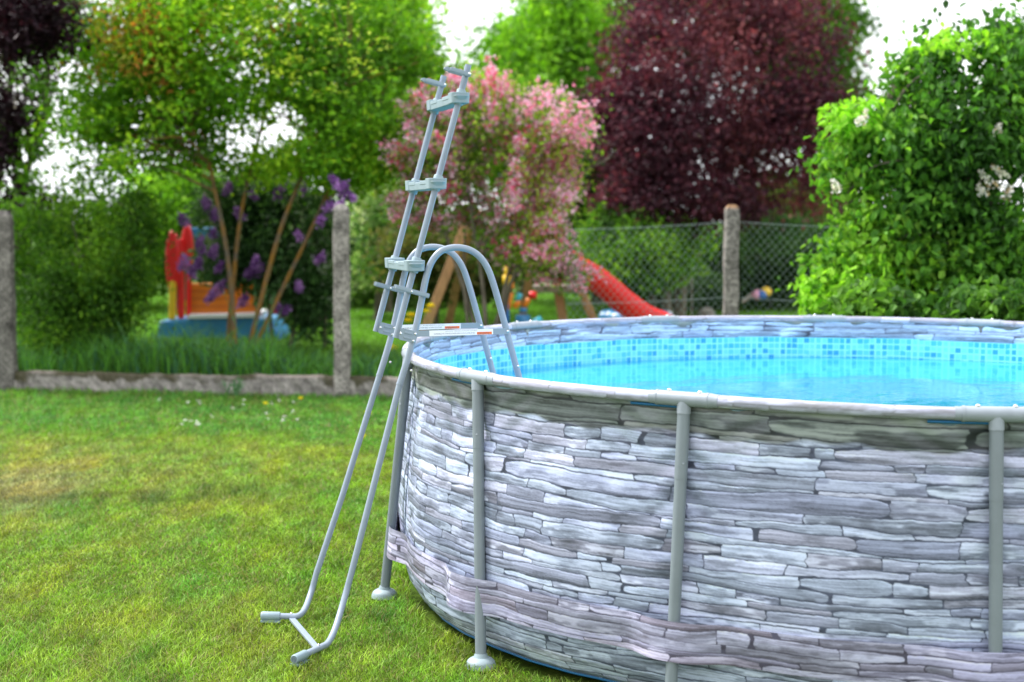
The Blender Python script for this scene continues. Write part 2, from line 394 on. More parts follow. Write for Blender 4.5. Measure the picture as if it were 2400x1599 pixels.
# floor bowl under the water
thb = np.linspace(0, 2*np.pi, 241); rb = np.array([.01, .6, 1.2, 1.8, 2.2, 2.33, 2.395]); zbw = np.array([.03, .03, .03, .03, .04, .2, .648])
TH, RB = np.meshgrid(thb, rb); ZB = np.repeat(zbw[:, None], len(thb), 1)
RB = RB*(rrim(TH)-.045)/2.40
grid_sheet('pool_floor', TH, ZB, RB, np.broadcast_to(np.array([.03, .42, .66]), TH.shape+(3,)).copy(), M['liner'], pool)
# water surface (fine ripples)
def water():
    m = bpy.data.materials.new('pool_water'); m.use_nodes = True; t = m.node_tree; t.nodes.clear()
    out = t.nodes.new('ShaderNodeOutputMaterial'); gl = t.nodes.new('ShaderNodeBsdfGlossy'); gl.inputs['Roughness'].default_value = .03; gl.inputs['Color'].default_value = (.84, .97, 1, 1)
    tr = t.nodes.new('ShaderNodeBsdfTransparent'); tr.inputs[0].default_value = (.45, .86, .97, 1)
    em = t.nodes.new('ShaderNodeBsdfDiffuse'); em.inputs[0].default_value = (.05, .44, .68, 1)
    m1 = t.nodes.new('ShaderNodeMixShader'); m1.inputs[0].default_value = .62
    fr = t.nodes.new('ShaderNodeFresnel'); fr.inputs[0].default_value = 1.45; m2 = t.nodes.new('ShaderNodeMixShader')
    co = t.nodes.new('ShaderNodeTexCoord'); mpn = t.nodes.new('ShaderNodeMapping'); mpn.inputs['Scale'].default_value = (1, 1.3, 1); t.links.new(co.outputs['Object'], mpn.inputs[0])
    n1 = t.nodes.new('ShaderNodeTexNoise'); n1.inputs['Scale'].default_value = 5; n1.inputs['Detail'].default_value = 3; n1.inputs['Distortion'].default_value = .8
    n2 = t.nodes.new('ShaderNodeTexNoise'); n2.inputs['Scale'].default_value = 34; n2.inputs['Detail'].default_value = 3
    for n in (n1, n2): t.links.new(mpn.outputs[0], n.inputs['Vector'])
    b1 = t.nodes.new('ShaderNodeBump'); b1.inputs['Strength'].default_value = .16; b1.inputs['Distance'].default_value = .012
    b2 = t.nodes.new('ShaderNodeBump'); b2.inputs['Strength'].default_value = .05; b2.inputs['Distance'].default_value = .003
    t.links.new(n1.outputs[0], b1.inputs['Height']); t.links.new(n2.outputs[0], b2.inputs['Height']); t.links.new(b1.outputs[0], b2.inputs['Normal'])
    for q in (gl, fr): t.links.new(b2.outputs[0], q.inputs['Normal'])
    t.links.new(tr.outputs[0], m1.inputs[1]); t.links.new(em.outputs[0], m1.inputs[2])
    t.links.new(fr.outputs[0], m2.inputs[0]); t.links.new(m1.outputs[0], m2.inputs[1]); t.links.new(gl.outputs[0], m2.inputs[2]); t.links.new(m2.outputs[0], out.inputs[0])
    return m
thw = np.linspace(0, 2*np.pi, 721); rw = np.linspace(.001, 2.408, 200)
TH, RW = np.meshgrid(thw, rw); RW = RW*(rrim(TH)-.045)/2.408; X = PC[0]+RW*np.cos(TH); Y = PC[1]+RW*np.sin(TH)
Zw = WATER+.0014*sn(np.stack([X, Y*1.5], -1), 4.2)*np.clip((2.4-RW)*4, .15, 1)
for cx_, cy_, am_, fr_ in ((2.75, 6.35, .0035, 20), (1.15, 6.9, .0020, 17), (1.9, 6.1, .0022, 26)):
    rr_ = np.hypot(X-cx_, Y-cy_); Zw = Zw+am_*np.sin(rr_*fr_+.8*np.sin(X*3))*np.exp(-(rr_/.55)**2)
idx = np.arange(TH.size).reshape(TH.shape); F = np.stack([idx[:-1, :-1], idx[1:, :-1], idx[1:, 1:], idx[:-1, 1:]], -1).reshape(-1, 4)
wt_ = mesh_np('water', np.stack([X, Y, Zw], -1).reshape(-1, 3), F, water(), None, None, True)
tag(wt_, 'bright blue rippled water surface inside the round pool', 'water', kind='structure')
# rim: 14 curved tubes in printed sleeves, 14 tee joints, 14 legs with feet
TR = .0235
def ring_path(a0, a1, n, dr=0, dz_=0):
    th = np.linspace(a0, a1, n); x, y, z = rimpt(th, dr); return np.stack([x, y, z+dz_], 1), th
for i in range(NP):
    a0 = post_ang[i]; a1 = post_ang[(i+1) % NP]-(2*np.pi if i == NP-1 else 0)
    near = i in (0, 1, 2, 3, 4) or i >= 12
    # sleeve with print
    n = 150 if i < 9 else 40; k = 28
    P, th = ring_path(a0-.040, a1+.040, n)
    V = []; C_ = []
    ph = np.linspace(0, 2*np.pi, k, endpoint=False)
    for j in range(n):
        rd = np.array([math.cos(th[j]), math.sin(th[j]), 0])
        rr = TR*(1+.015*math.sin(th[j]*70))
        V.append(P[j]+rr*(np.outer(np.cos(ph), rd)+np.outer(np.sin(ph), [0, 0, 1])))
        C_.append(stone(arc_s(np.full(k, th[j]))+2.1, .50+ph*.022))
    V = np.concatenate(V); C_ = np.concatenate(C_); C_ = np.clip(C_*np.array([1.06, 1.0, 1.10])*.62+.17, 0, .85)
    F = np.array([(j*k+q, j*k+(q+1) % k, (j+1)*k+(q+1) % k, (j+1)*k+q) for j in range(n-1) for q in range(k)])
    ptag(mesh_np('rim_tube', V, F[:, ::-1], M['stone'], pool, C_, True))
    # tee
    P, _ = ring_path(a0+.058, a0-.058, 18)
    b = MB(); rad = np.full(18, TR+.0045); rad[:2] = TR+.002; rad[-2:] = TR+.002; b.tube(P, rad, 20)
    for e in (.040, -.046):
        Pe, _ = ring_path(a0+e+.002, a0+e-.002, 3); b.tube(Pe, TR+.0060, 20)
    x, y, z = rimpt(a0); ca, sa = math.cos(a0), math.sin(a0)
    foot = np.array([PC[0]+(post_rad[i]+SPLAY)*ca, PC[1]+(post_rad[i]+SPLAY)*sa, .02])
    if i == 3: foot = on_z(901, 1390, .02)
    if i == 2:
        d_ = ray(1127, 1500)[:2]; best = min((abs(math.hypot(d_[0]*t-PC[0], d_[1]*t-PC[1])-2.525), t) for t in np.linspace(5.4, 6.6, 600)); foot = np.array([d_[0]*best[1], d_[1]*best[1], .02])
    top = np.array([x, y, z]); ld = nrm(foot-top)
    b.tube([top+ld*.01, top+ld*.055], TR+.0035, 18)
    tee = ptag(b.build('tee_joint', M['tee'], pool, bevel=0))
    for e in (.026, -.026):
        xx, yy, zz_ = rimpt(a0+e); bb = MB(); bb.tube([(xx, yy, zz_+TR+.003), (xx, yy, zz_+TR+.006)], .010, 10); bb.dome((xx, yy, zz_+TR+.006), .0085, (0, 0, 1), .006)
        o = bb.build('bolt', M['bolt'], tee)
    # blue liner lip seen under the joint
    P, _ = ring_path(a0+.010, a0-.095, 12, -.004, -TR-.008); b = MB(); b.tube(P, .006, 6); ptag(b.build('liner_lip', M['blue'], pool))
    # leg
    b = MB(); L = np.linalg.norm(foot-top); pr = .0235
    b.tube([top+ld*.05, top+ld*.30], pr+.0012, 20); b.tube([top+ld*.30, top+ld*(L-.005)], pr, 20)
    leg = ptag(b.build('leg', M['post'], pool))
    b = MB(); od = np.array([ca, sa, 0]); sd_ = np.array([-sa, ca, 0])
    b.dome(top+ld*.24+nrm(od+sd_*.9)*(pr), .005, nrm(od+sd_*.9), .003, 8, 3); b.build('lock_button', M['tee'], leg)
    b = MB(); b.tube([(foot[0], foot[1], .0), (foot[0], foot[1], .016)], [.066, .062], 28); b.dome((foot[0], foot[1], .016), .061, (0, 0, 1), .030, 28, 8); b.tube([(foot[0], foot[1], .030), (foot[0]-ld[0]*.03, foot[1]-ld[1]*.03, .054)], [pr+.010, pr+.003], 20)
    b.build('foot', M['foot'], leg)
# belt band around the posts
nb = 1500; th = np.linspace(0, 2*np.pi, nb)
def belt_z(z):
    ph = (th[:, None]-post_ang+np.pi) % (2*np.pi)-np.pi
    pr_ = rrim(th)+SPLAY*(1-z/RIMZ)+.028
    half = np.abs(ph); near_post = half.min(1)
    base = lin_r(th, np.full(nb, z))+.006
    # taut strap: passes over posts and eases back to the liner
    f = np.clip(1-(near_post-.008)/.06, 0, 1); f = f*f*(3-2*f)
    return np.maximum(base, base*(1-f)+pr_*f)
zs = np.linspace(.215, .365, 58)
RR = np.stack([belt_z(z) for z in zs])
kw_ = 5; ext = np.concatenate([RR[:, -41:-1], RR, RR[:, 1:41]], 1); mxf = np.max(np.stack([np.roll(ext, q_, 1) for q_ in range(-kw_, kw_+1)]), 0)
gw = np.exp(-(np.arange(-12, 13)/5.5)**2); gw /= gw.sum(); smf = sum(np.roll(mxf, q_, 1)*g_ for q_, g_ in zip(range(-12, 13), gw)); RR = np.maximum(smf[:, 40:-40], RR*0+smf[:, 40:-40]); TH, ZZ = np.meshgrid(th, zs)
fine = 4; thF = np.linspace(0, 2*np.pi, nb*fine); RRf = np.stack([np.interp(thF, th, r) for r in RR]); TH, ZZ = np.meshgrid(thF, zs)
c = stone(arc_s(TH)+3.3, (ZZ-.2)*1.0+.62); c = np.clip(c*np.array([1.05, .94, .97])*.90+np.array([.025, .016, .020]), 0, .85)
jag = .006*np.sin(TH*40)+.004*np.sin(TH*91)
grid_sheet('belt', TH, ZZ+jag*0, RRf, c, M['stone'], pool)['label'] = 'pinkish stone-print belt wrapped over the posts'

# ------------------------------------------------------------------ ladder
WV = nrm([.277, -.961, 0]); UV = nrm([-.961, -.277, 0])
P0 = at(972, 782, 6.6); FAR = -WV*.468+np.array([0, 0, -.006])
def np_(px, py, off=0.0): return on_plane(px, py, P0+WV*off, WV)
lad = empty('pool_ladder', None, 'grey metal A-frame pool ladder with lifted step section, straddling the pool rim', 'ladder')
lb = on_z(750, 1480, 0.0); lad.location = lb; LM = Matrix.Translation(-Vector(lb))
def lt(o): o.matrix_parent_inverse = LM; return o
up3 = np.array([0, 0, 1.0])
arch_px = [(937, 900), (955, 843), (972, 782), (987, 711), (997, 655), (1009, 616), (1029, 590), (1052, 581.5), (1075, 579.5), (1101, 585), (1124, 600), (1142, 625), (1156, 662), (1179, 744), (1196, 809), (1213, 872)]
archN = [np_(*p) for p in arch_px]
inner_dir = nrm(archN[-1]-archN[-3]); innerN = [archN[-1]+inner_dir*t for t in (.25, .6)]
while innerN[-1][2] > .07: innerN.append(innerN[-1]+inner_dir*.1)
legN = [np_(*p) for p in ((806, 1410), (827.5, 1328), (883, 1110))]
cornN = on_z(783, 1503, .03); endN = on_z(689, 1546, .035)
legF = [q+FAR for q in legN]; legF = [on_plane(px, py, P0+FAR, WV) for px, py in ((728, 1385+10), (742.8, 1340), (803, 1160))]
cornF = on_z(716, 1446, .03); endF = on_z(612, 1443, .035)
def rail_pts(end, corn, leg, arch, inner):
    low = smooth_path([end+(corn-end)*.0, end+(corn-end)*.7, corn, leg[0], leg[1]], 3)
    return low, np.concatenate([low, [leg[2]], arch[:1]])
for side, off, leg_, corn, end in (('n', np.zeros(3), legN, cornN, endN), ('f', FAR, legF, cornF, endF)):
    arch = [q+off for q in archN]
    low = smooth_path([end, end*.4+corn*.6, corn*.92+end*.08, leg_[0], leg_[1]], 4)
    b = MB(); b.tube(np.concatenate([low, [leg_[2]], [arch[0]]]), .0143, 16)
    leg_o = lt(b.build('outer_leg', M['rail'], lad))
    b = MB(); up_ = smooth_path(arch, 2); b.tube(np.concatenate([up_, [q+off for q in innerN]]), .0150, 18)
    b.tube([arch[0]+(arch[1]-arch[0])*.02, arch[0]-(arch[1]-arch[0])*.04], .0164, 16)
    rail_o = lt(b.build('handrail', M['rail'], lad))
    d = nrm(corn-end)
    b = MB(); b.tube([end, end+d*.004, end+d*.010, end+d*.085, end+d*.088], [.0165, .0188, .0198, .0198, .0188], 20)
    sdv = np.cross(d, up3); q = end+d*.045; b.box((q[0], q[1], .010), d*.045, sdv*.020, up3*.004); b.box((q[0], q[1], .018), d*.043, sdv*.010, up3*.008)
    b.build('end_cap', M['plastic'], leg_o)
    fl = lt
    # fasteners on the tube
    bl = [(np.array(np_(959, 860)), .0158), (np_(946, 868), .0158)] if side == 'n' else []
    for pxy in ((962, 868), (1212, 858)):
        q = np_(*pxy)+off; bb = MB(); bb.dome(q+WV*.0148, .0062, WV, .004, 10, 4); o = bb.build('rivet', M['bolt'], rail_o)
    q = end+(corn-end)*(.60 if side == 'n' else .68); bb = MB(); bb.dome(q+up3*.0145, .0062, up3, .005, 10, 4); bb.build('rivet', M['bolt'], leg_o)
# crossbar
ca_, cb_ = on_z(688, 1455, .022), on_z(741, 1517, .022)
dd = nrm(cb_-ca_); b = MB(); b.box((ca_+cb_)/2, dd*(np.linalg.norm(cb_-ca_)/2+.035), nrm(np.cross(dd, up3))*.0135, up3*.006); lt(b.build('crossbar', M['rail'], lad, bevel=.002))
b = MB(); b.dome(cb_+dd*.03+up3*.0-nrm(np.cross(dd, up3))*0, .010, dd, .012, 8, 3); lt(b.build('crossbar_nut', M['bolt'], lad))
# step rails
SN0, SN1 = np_(927.5, 792), np_(1098, 152); sdir_ = nrm(SN1-SN0); snorm = nrm(np.cross(WV, sdir_))
for off in (np.zeros(3), FAR):
    b = MB(); b.tube([SN0+off, SN1+off], .0144, 20, aspect=.86, up=snorm)
    for e in (-.006, .006):
        b.box((SN0+SN1)/2+off+WV*.0132+snorm*e, sdir_*(np.linalg.norm(SN1-SN0)/2-.01), snorm*.0014, WV*.0012)
    o = lt(b.build('step_rail', M['rail'], lad))
# steps
def on_line(py, px0):
    best = None
    for t in np.linspace(0, 1, 400):
        q = SN0*(1-t)+SN1*t; dq = q-CAM; c_, s_ = math.cos(PITCH), math.sin(PITCH)
        f_ = dq[1]*c_-dq[2]*s_; v_ = dq[1]*s_+dq[2]*c_; y_ = 799.5-FPX*v_/f_
        if best is None or abs(y_-py) < best[0]: best = (abs(y_-py), q)
    return best[1]
ez = np.array([0, 0, 1.0])
for py in (229, 429, 622):
    q = on_line(py, 0); mid = q+FAR/2; ex = -UV; ey = WV       # ex: towards pool, ey: towards near end
    L2 = np.linalg.norm(FAR)/2+.030
    lean = nrm(np.cross(WV, sdir_)); 
    if lean[2] < 0: pass
    # tread frame: long axis along the width, deck horizontal
    b = MB()
    n_ = 6
    body = rrect(.041, L2, .026, n_)
    b.prism([(x*.86, y*.965) for x, y in body], mid, ex, ey, ez, -.024, .012, 1/.86*.93)
    step = lt(b.build('step', M['plastic'], lad, bevel=.004))
    # raised rim hubs at both ends
    for sgn in (1, -1):
        b = MB(); hub = rrect(.0405, .046, .022, n_)
        b.prism(hub, mid+ey*sgn*(L2-.047), ex, ey, ez, -.022, .025, 1.06)
        b.prism(rrect(.006, .07, .003, 2), mid+ey*sgn*(L2-.14)-ex*.033, ex, ey, ez, 0, .017)
        b.build('step_end', M['plastic'], step, bevel=.004)
        c0 = q if sgn == 1 else q+FAR
        b = MB(); b.tube([c0-sdir_*.034, c0-sdir_*.030, c0+sdir_*.032, c0+sdir_*.036], [.019, .0215, .0215, .0195], 18); b.build('collar', M['plastic'], step)
# clips (two at mid height, two at the top), bracket plates, straps with stickers
def clip(a, c, name='hook_clip', w2=.0085, off=0):
    m_ = (a+c)/2; d = nrm(c-a); L = np.linalg.norm(c-a)/2; e = nrm(np.cross(WV, d))
    out = [(x, y) for x, y in rrect(L, w2+.002, w2*.6, 5)]
    b = MB(); b.prism(out, m_+WV*.018, d, e, WV, -.004, .005); b.prism(rrect(L*.97, w2-.002, w2*.6, 6), m_+WV*.018, d, e, WV, .005, .0075)
    b.prism(out, m_-WV*.018, d, e, WV, -.003, .003)
    return lt(b.build(name, M['clip'], lad, bevel=.0015))
for off in (np.zeros(3), FAR):
    for (a, c, rv) in (((925, 672), (1004, 694), (962.5, 683)), ((1052, 163), (1101, 177), (1098, 175))):
        o = clip(np_(*a)+off, np_(*c)+off)
        qq = np_(*rv)+off; b = MB(); b.dome(qq+WV*.0255, .0058, WV, .0045, 10, 4); b.build('rivet', M['bolt'], o)
        if a[0] > 1000:
            q0 = np_(*a)+off; d = nrm(q0-(np_(*c)+off)); b = MB(); e = nrm(np.cross(WV, d)); b.prism([(.014*math.cos(t), .009*math.sin(t)) for t in np.linspace(0, 2*np.pi, 16, endpoint=False)], q0+d*.008, d, e, WV, -.012, .012); b.build('hook_tip', M['clip'], o)
    # bracket plate
    cs = [np_(*p)+off for p in ((938, 770), (976, 776), (970, 805), (933, 793))]
    ctr = sum(cs)/4; d = nrm((cs[1]-cs[0])+(cs[2]-cs[3])); e = nrm(np.cross(WV, d)); 
    if np.dot(e, cs[0]-cs[3]) < 0: e = -e
    b = MB(); b.prism(rrect(.041, .027, .012, 5), ctr+WV*.0175, d, e, WV, -.002, .0035)
    for s_ in (-1, 1): b.prism(rrect(.020, .005, .0045, 4), ctr+WV*.0175+e*s_*.011, d, e, WV, .0035, .0065, .85)
    o = lt(b.build('bracket_plate', M['clip'], lad, bevel=.0012))
    for p in ((937.5, 781), (971.5, 782), (966.5, 798.5)):
        b = MB(); b.dome(np_(*p)+off+WV*.021, .0066, WV, .005, 10, 4); b.build('rivet', M['bolt'], o)
    # strap
    a, c = np_(969, 782)+off, np_(1190, 775.5)+off; d = nrm(c-a); L = np.linalg.norm(c-a)/2; e = nrm(np.cross(WV, d))
    if e[2] < 0: e = -e
    so_ = .0175
    b = MB(); b.prism(rrect(L, .0137, .004, 3), (a+c)/2+WV*so_, d, e, WV, -.0015, .0015); st_ = lt(b.build('strap', M['clip'], lad))
    b = MB(); b.dome(np_(1187, 776)+off+WV*(so_+.0015), .0066, WV, .005, 10, 4); b.build('rivet', M['bolt'], st_)
    l0, l1 = (np_(1004, 779)+off, np_(1153, 777)+off)
    if off[1] != 0: l0, l1 = on_plane(930, 764, P0+off, WV), on_plane(1077.5, 762, P0+off, WV)
    l0 = a+d*np.dot(l0-a, d); l1 = a+d*np.dot(l1-a, d); lm = (l0+l1)/2; LL = np.linalg.norm(l1-l0)/2
    b = MB(); b.prism(rrect(LL, .0126, .001, 1), lm+WV*(so_+.0015), d, e, WV, 0, .0006); lab = b.build('warning_sticker', M['label'], st_)
    ow = LL*.235; b = MB(); b.prism(rrect(ow, .0058, .001, 1), lm+d*(LL-ow-.006)-e*.0055+WV*(so_+.0021), d, e, WV, 0, .0004); b.build('orange_panel', M['orange_label'], lab)
    # upside-down wording, as in the photo
    def words(txt, ctr, size, m):
        cu = bpy.data.curves.new('wording', 'FONT'); cu.body = txt; cu.size = size; cu.align_x = 'CENTER'; cu.align_y = 'CENTER'; cu.offset = 0; cu.fill_mode = 'BOTH'
        t_ = bpy.data.objects.new('wording', cu); COL.objects.link(t_)
        dg = bpy.context.evaluated_depsgraph_get(); me = bpy.data.meshes.new_from_object(t_.evaluated_get(dg)); bpy.data.objects.remove(t_)
        Mx = Matrix(((-d[0], -e[0], WV[0], ctr[0]), (-d[1], -e[1], WV[1], ctr[1]), (-d[2], -e[2], WV[2], ctr[2]), (0, 0, 0, 1)))
        me.transform(Mx); me.materials.clear(); me.materials.append(m); o_ = bpy.data.objects.new('wording', me); COL.objects.link(o_); o_.parent = lab
    words('WARNUNG', lm+d*(LL-ow-.010)-e*.0055+WV*(so_+.0028), .0105, M['ink'])
    words('EINSTIEG NACH DER BENUTZUNG ENTFERNEN', lm-d*(LL*.22)-e*.003+WV*(so_+.0024), .0088, M['ink'])
    words('LEITER NICHT OHNE AUFSICHT BENUTZEN   DO NOT DIVE', lm-d*(LL*.0)+e*.0075+WV*(so_+.0024), .0055, M['ink'])
# ------------------------------------------------------------------ ground
FZ = .15     # neighbour's ground behind the low wall
def fence_y(x): return 15.4-.16*(x+1.19)
def gcol(X, Y):
    P = np.stack([X, Y], -1); n1 = sn(P, .8, 1); n2 = sn(P, 2.6, 2); n3 = sn(P, 7, 3)
    green = np.array([.145, .29, .024]); lush = np.array([.085, .25, .035]); dry = np.array([.30, .33, .055]); tan = np.array([.31, .28, .13])
    fd = fence_y(X)-Y
    c = green*np.ones(X.shape+(1,))
    a = np.clip(.38+.38*n1+.26*n2+.18*n3, 0, 1)*np.clip((fd-3.0+.35*n2)/.9, .10, 1); c = c*(1-a[..., None]*.66)+dry*a[..., None]*.66
    b_ = np.clip((3.1+.35*n2-fd)/.7, 0, 1); c = c*(1-b_[..., None]*.75)+lush*b_[..., None]*.75
    # dry clippings patch by the left edge
    g = np.exp(-(((X+3.6)/1.0)**2+((Y-10.4)/1.5)**2))*(1+.5*n2+.3*n3); g = np.clip(g*1.1-.1, 0, 1)[..., None]; c = c*(1-g*.75)+tan*g*.75
    dk = np.exp(-(((X+2.55)/.9)**2+((Y-9.85-.12*(X+2.5))/.28)**2))*np.clip(.7+n3, 0, 1.2); dk = np.clip(dk, 0, .6)[..., None]; c = c*(1-dk)+np.array([.05, .085, .02])*dk
    bk = (fd < 0)[..., None]; gb = np.array([.14, .32, .03])*(1+.18*n1+.12*n2)[..., None]; c = np.where(bk, gb, c)
    return np.clip(c, .01, .5)
# terrain sheet: fine near, reaching far beyond; steps up at the wall
xs = np.unique(np.concatenate([-np.geomspace(400, 12, 18), np.linspace(-12, 12, 97), np.geomspace(12, 400, 18)]))
ys = np.unique(np.concatenate([[-200, -60, -20, -5], np.linspace(0, 14, 57), np.linspace(14, 17.5, 60), np.linspace(17.5, 40, 60), np.geomspace(40, 900, 20)]))
X, Y = np.meshgrid(xs, ys); Z = np.where(Y > fence_y(X), FZ, 0.0)+.012*sn(np.stack([X, Y], -1), 1.4)
Z = np.where((np.abs(X-PC[0]) < 3) & (np.abs(Y-PC[1]) < 3), -.012, Z)
idx = np.arange(X.size).reshape(X.shape); F = np.stack([idx[:-1, :-1], idx[:-1, 1:], idx[1:, 1:], idx[1:, :-1]], -1).reshape(-1, 4)
gm = mat('soil_and_turf', (1, 1, 1), .95, .1, attr=True, bump=.6, bscale=30, var=.45, vscale=18)
gr = mesh_np('ground', np.stack([X, Y, Z], -1).reshape(-1, 3), F, gm, None, gcol(X, Y).reshape(-1, 3)*.40, True)
tag(gr, 'mown lawn ground with yellowed patches and greener strip', 'ground', kind='structure')
def blades(name, P, h, wd, colr, lean=.5, bend=.4, parent=None, tiltvec=None):
    n = len(P); a = rng.uniform(0, 2*np.pi, n); side = np.stack([np.cos(a), np.sin(a), np.zeros(n)], 1)
    la = rng.uniform(0, 2*np.pi, n); ln = rng.random(n)*lean; tilt = np.stack([np.cos(la)*ln, np.sin(la)*ln, np.ones(n)], 1)
    h = h[:, None]; wd = wd[:, None]
    m1 = P+tilt*h*.55; t1 = P+tilt*h+np.stack([np.cos(la), np.sin(la), -np.ones(n)*.35], 1)*h*bend*rng.random((n, 1))
    V = np.stack([P-side*wd, P+side*wd, m1-side*wd*.8, m1+side*wd*.8, t1], 1).reshape(-1, 3)
    b0 = np.arange(n)[:, None]*5
    F = np.concatenate([b0+np.array([0, 1, 3]), b0+np.array([0, 3, 2]), b0+np.array([2, 3, 4])], 1).reshape(-1, 3)
    C_ = np.repeat(colr, 5, 0)
    return mesh_np(name, V, F, M['grass'], parent, C_, False)
def scatter(n, x0, x1, y0, y1, xf=None):
    y = rng.uniform(y0, y1, n); x = rng.uniform(x0, x1, n); return x, y
XS, YS, HS, WS = [], [], [], []
for (n, y0, y1, xa, xb, h0, h1, wd) in ((200000, 4.3, 7.4, -4.3, .9, .016, .044, .0018), (140000, 7.4, 10.4, -5.6, .3, .018, .046, .0025), (115000, 10.4, 13, -6.8, .9, .02, .045, .0034), (100000, 13, 16.4, -8.0, 1.5, .025, .055, .0042)):
    x, y = scatter(n, xa, xb, y0, y1); XS.append(x); YS.append(y); HS.append(rng.uniform(h0, h1, n)); WS.append(np.full(n, wd)*rng.uniform(.7, 1.3, n))
x, y, h, wd = map(np.concatenate, (XS, YS, HS, WS))
dp = np.hypot(x-PC[0], y-PC[1]); k = (dp > 2.42) & (y < fence_y(x)-.06)
x, y, h, wd = x[k], y[k], h[k], wd[k]
edge = np.clip(1-(fence_y(x)-y)/.35, 0, 1); h = h*(1+1.2*edge)*(1+.25*sn(np.stack([x, y], -1), 2.2, 5))*(1+.5*np.exp(-((np.hypot(x-PC[0], y-PC[1])-2.45)/.07)**2))
cl = sn(np.stack([x, y], -1), 14, 7)[:, None]; cl2 = sn(np.stack([x, y], -1), 5, 6)[:, None]; c = gcol(x, y)*rng.uniform(.40, 1.85, (len(x), 1))*(1+.30*cl)*(1+np.array([.22, .05, -.1])*cl2); c = np.clip(c, .008, .7); dry = rng.random(len(x)) < .13; c[dry] = np.array([.30, .25, .11])*rng.uniform(.6, 1.2, (dry.sum(), 1))
pz = .012*sn(np.stack([x, y], -1), 1.4)-.004
g = blades('lawn_grass', np.stack([x, y, pz], 1), h, wd, c, 1.0, .7)
tag(g, 'short mown lawn grass in front of the concrete wall and round the pool', 'grass', kind='stuff')
# lawn behind the fence
n = 150000; y = rng.uniform(15, 34, n)**1.0; x = rng.uniform(-1, 1, n)*(.42*y)+.03*y; k = y > fence_y(x)+.25; x, y = x[k], y[k]
c = gcol(x, y)*rng.uniform(.7, 1.5, (len(x), 1))
g = blades('neighbour_grass', np.stack([x, y, np.full(len(x), FZ)], 1), rng.uniform(.04, .10, len(x)), np.full(len(x), .006)*(.6+y/25), c, .8, .5)
tag(g, 'bright green grass of the garden behind the fence', 'grass', kind='stuff')
# tall weeds along the wall
def weeds():
    P = []; n = 9000
    x = rng.uniform(-7.5, -1.2, n); y = fence_y(x)+.12+np.abs(rng.normal(0, .9, n))
    dens = .5+.5*sn(np.stack([x, y], -1), 1.6, 9); k = rng.random(n) < .35+.6*dens; x, y = x[k], y[k]; n = len(x)
    h = rng.uniform(.14, .50, n)*(1+.5*sn(np.stack([x, y], -1), 1.2, 4)); h = np.clip(h, .08, .8)
    h *= np.where(x > -2.6, .6, 1.0)
    c = np.array([.085, .24, .03])*rng.uniform(.5, 1.6, (n, 1)); bl = rng.random(n) < .3; c[bl] = np.array([.05, .15, .07])*rng.uniform(.7, 1.5, (bl.sum(), 1))
    return np.stack([x, y, np.full(n, FZ-.01)], 1), h, rng.uniform(.005, .011, n), c
P, h, wd, c = weeds(); g = blades('tall_grass', P, h, wd, c, .6, .6); tag(g, 'tall wild grass and weeds growing along the low concrete wall', 'grass', kind='stuff')
def weed_plant(px, py, Y, hh, n, label):
    p = at(px, py, Y); p[2] = FZ-.02 if Y > fence_y(p[0]) else 0
    root = empty('weed_plant', None, label, 'plant', 'tall weeds by the wall'); root.location = p
    a = rng.uniform(0, 6.28, n); s = hh*rng.uniform(.6, 1, n)
    V = []; F = []; C_ = []
    for i in range(n):
        d = np.array([math.cos(a[i])*.35, math.sin(a[i])*.35, 1.]); base = np.array([math.cos(a[i]), math.sin(a[i]), 0])*.03
        for j in range(9):
            t = (j+1)/9; q = base+d*s[i]*t*.9; la = a[i]+j*2.2; L = .16*(1.15-t); ld = np.array([math.cos(la), math.sin(la), .8]); sdv = np.array([-math.sin(la), math.cos(la), 0])*.011
            b0 = len(V); V += [q-sdv*.4, q+sdv*.4, q+ld*L*.5+sdv, q+ld*L*.5-sdv, q+ld*L, q+ld*L*1.01]; F += [(b0, b0+1, b0+2, b0+3), (b0+3, b0+2, b0+4, b0+5)]; C_ += [np.array([.07, .20, .085])*rng.uniform(.7, 1.4)]*6
    mesh_np('leaves', np.array(V), np.array(F), M['leaf'], root, np.array(C_))
    b = MB()
    for i in range(n): 
        d = np.array([math.cos(a[i])*.35, math.sin(a[i])*.35, 1.]); base = np.array([math.cos(a[i]), math.sin(a[i]), 0])*.03; b.tube([base, base+d*s[i]*.95], [.006, .002], 5)
    b.build('stem', mat('weed_stem', (.08, .2, .06), .6), root)
weed_plant(600, 830, 16.6, 1.15, 6, 'tallest pale green weed, between the leaning trunks of the lichen-covered tree')
weed_plant(330, 850, 16.4, .95, 6, 'leafy weed below the left green shrub, above the wall')
weed_plant(500, 860, 16.0, .70, 7, 'leafy weed in front of the blue playhouse base')
weed_plant(545, 900, 15.38, .28, 4, 'small weed growing at the foot of the concrete wall')

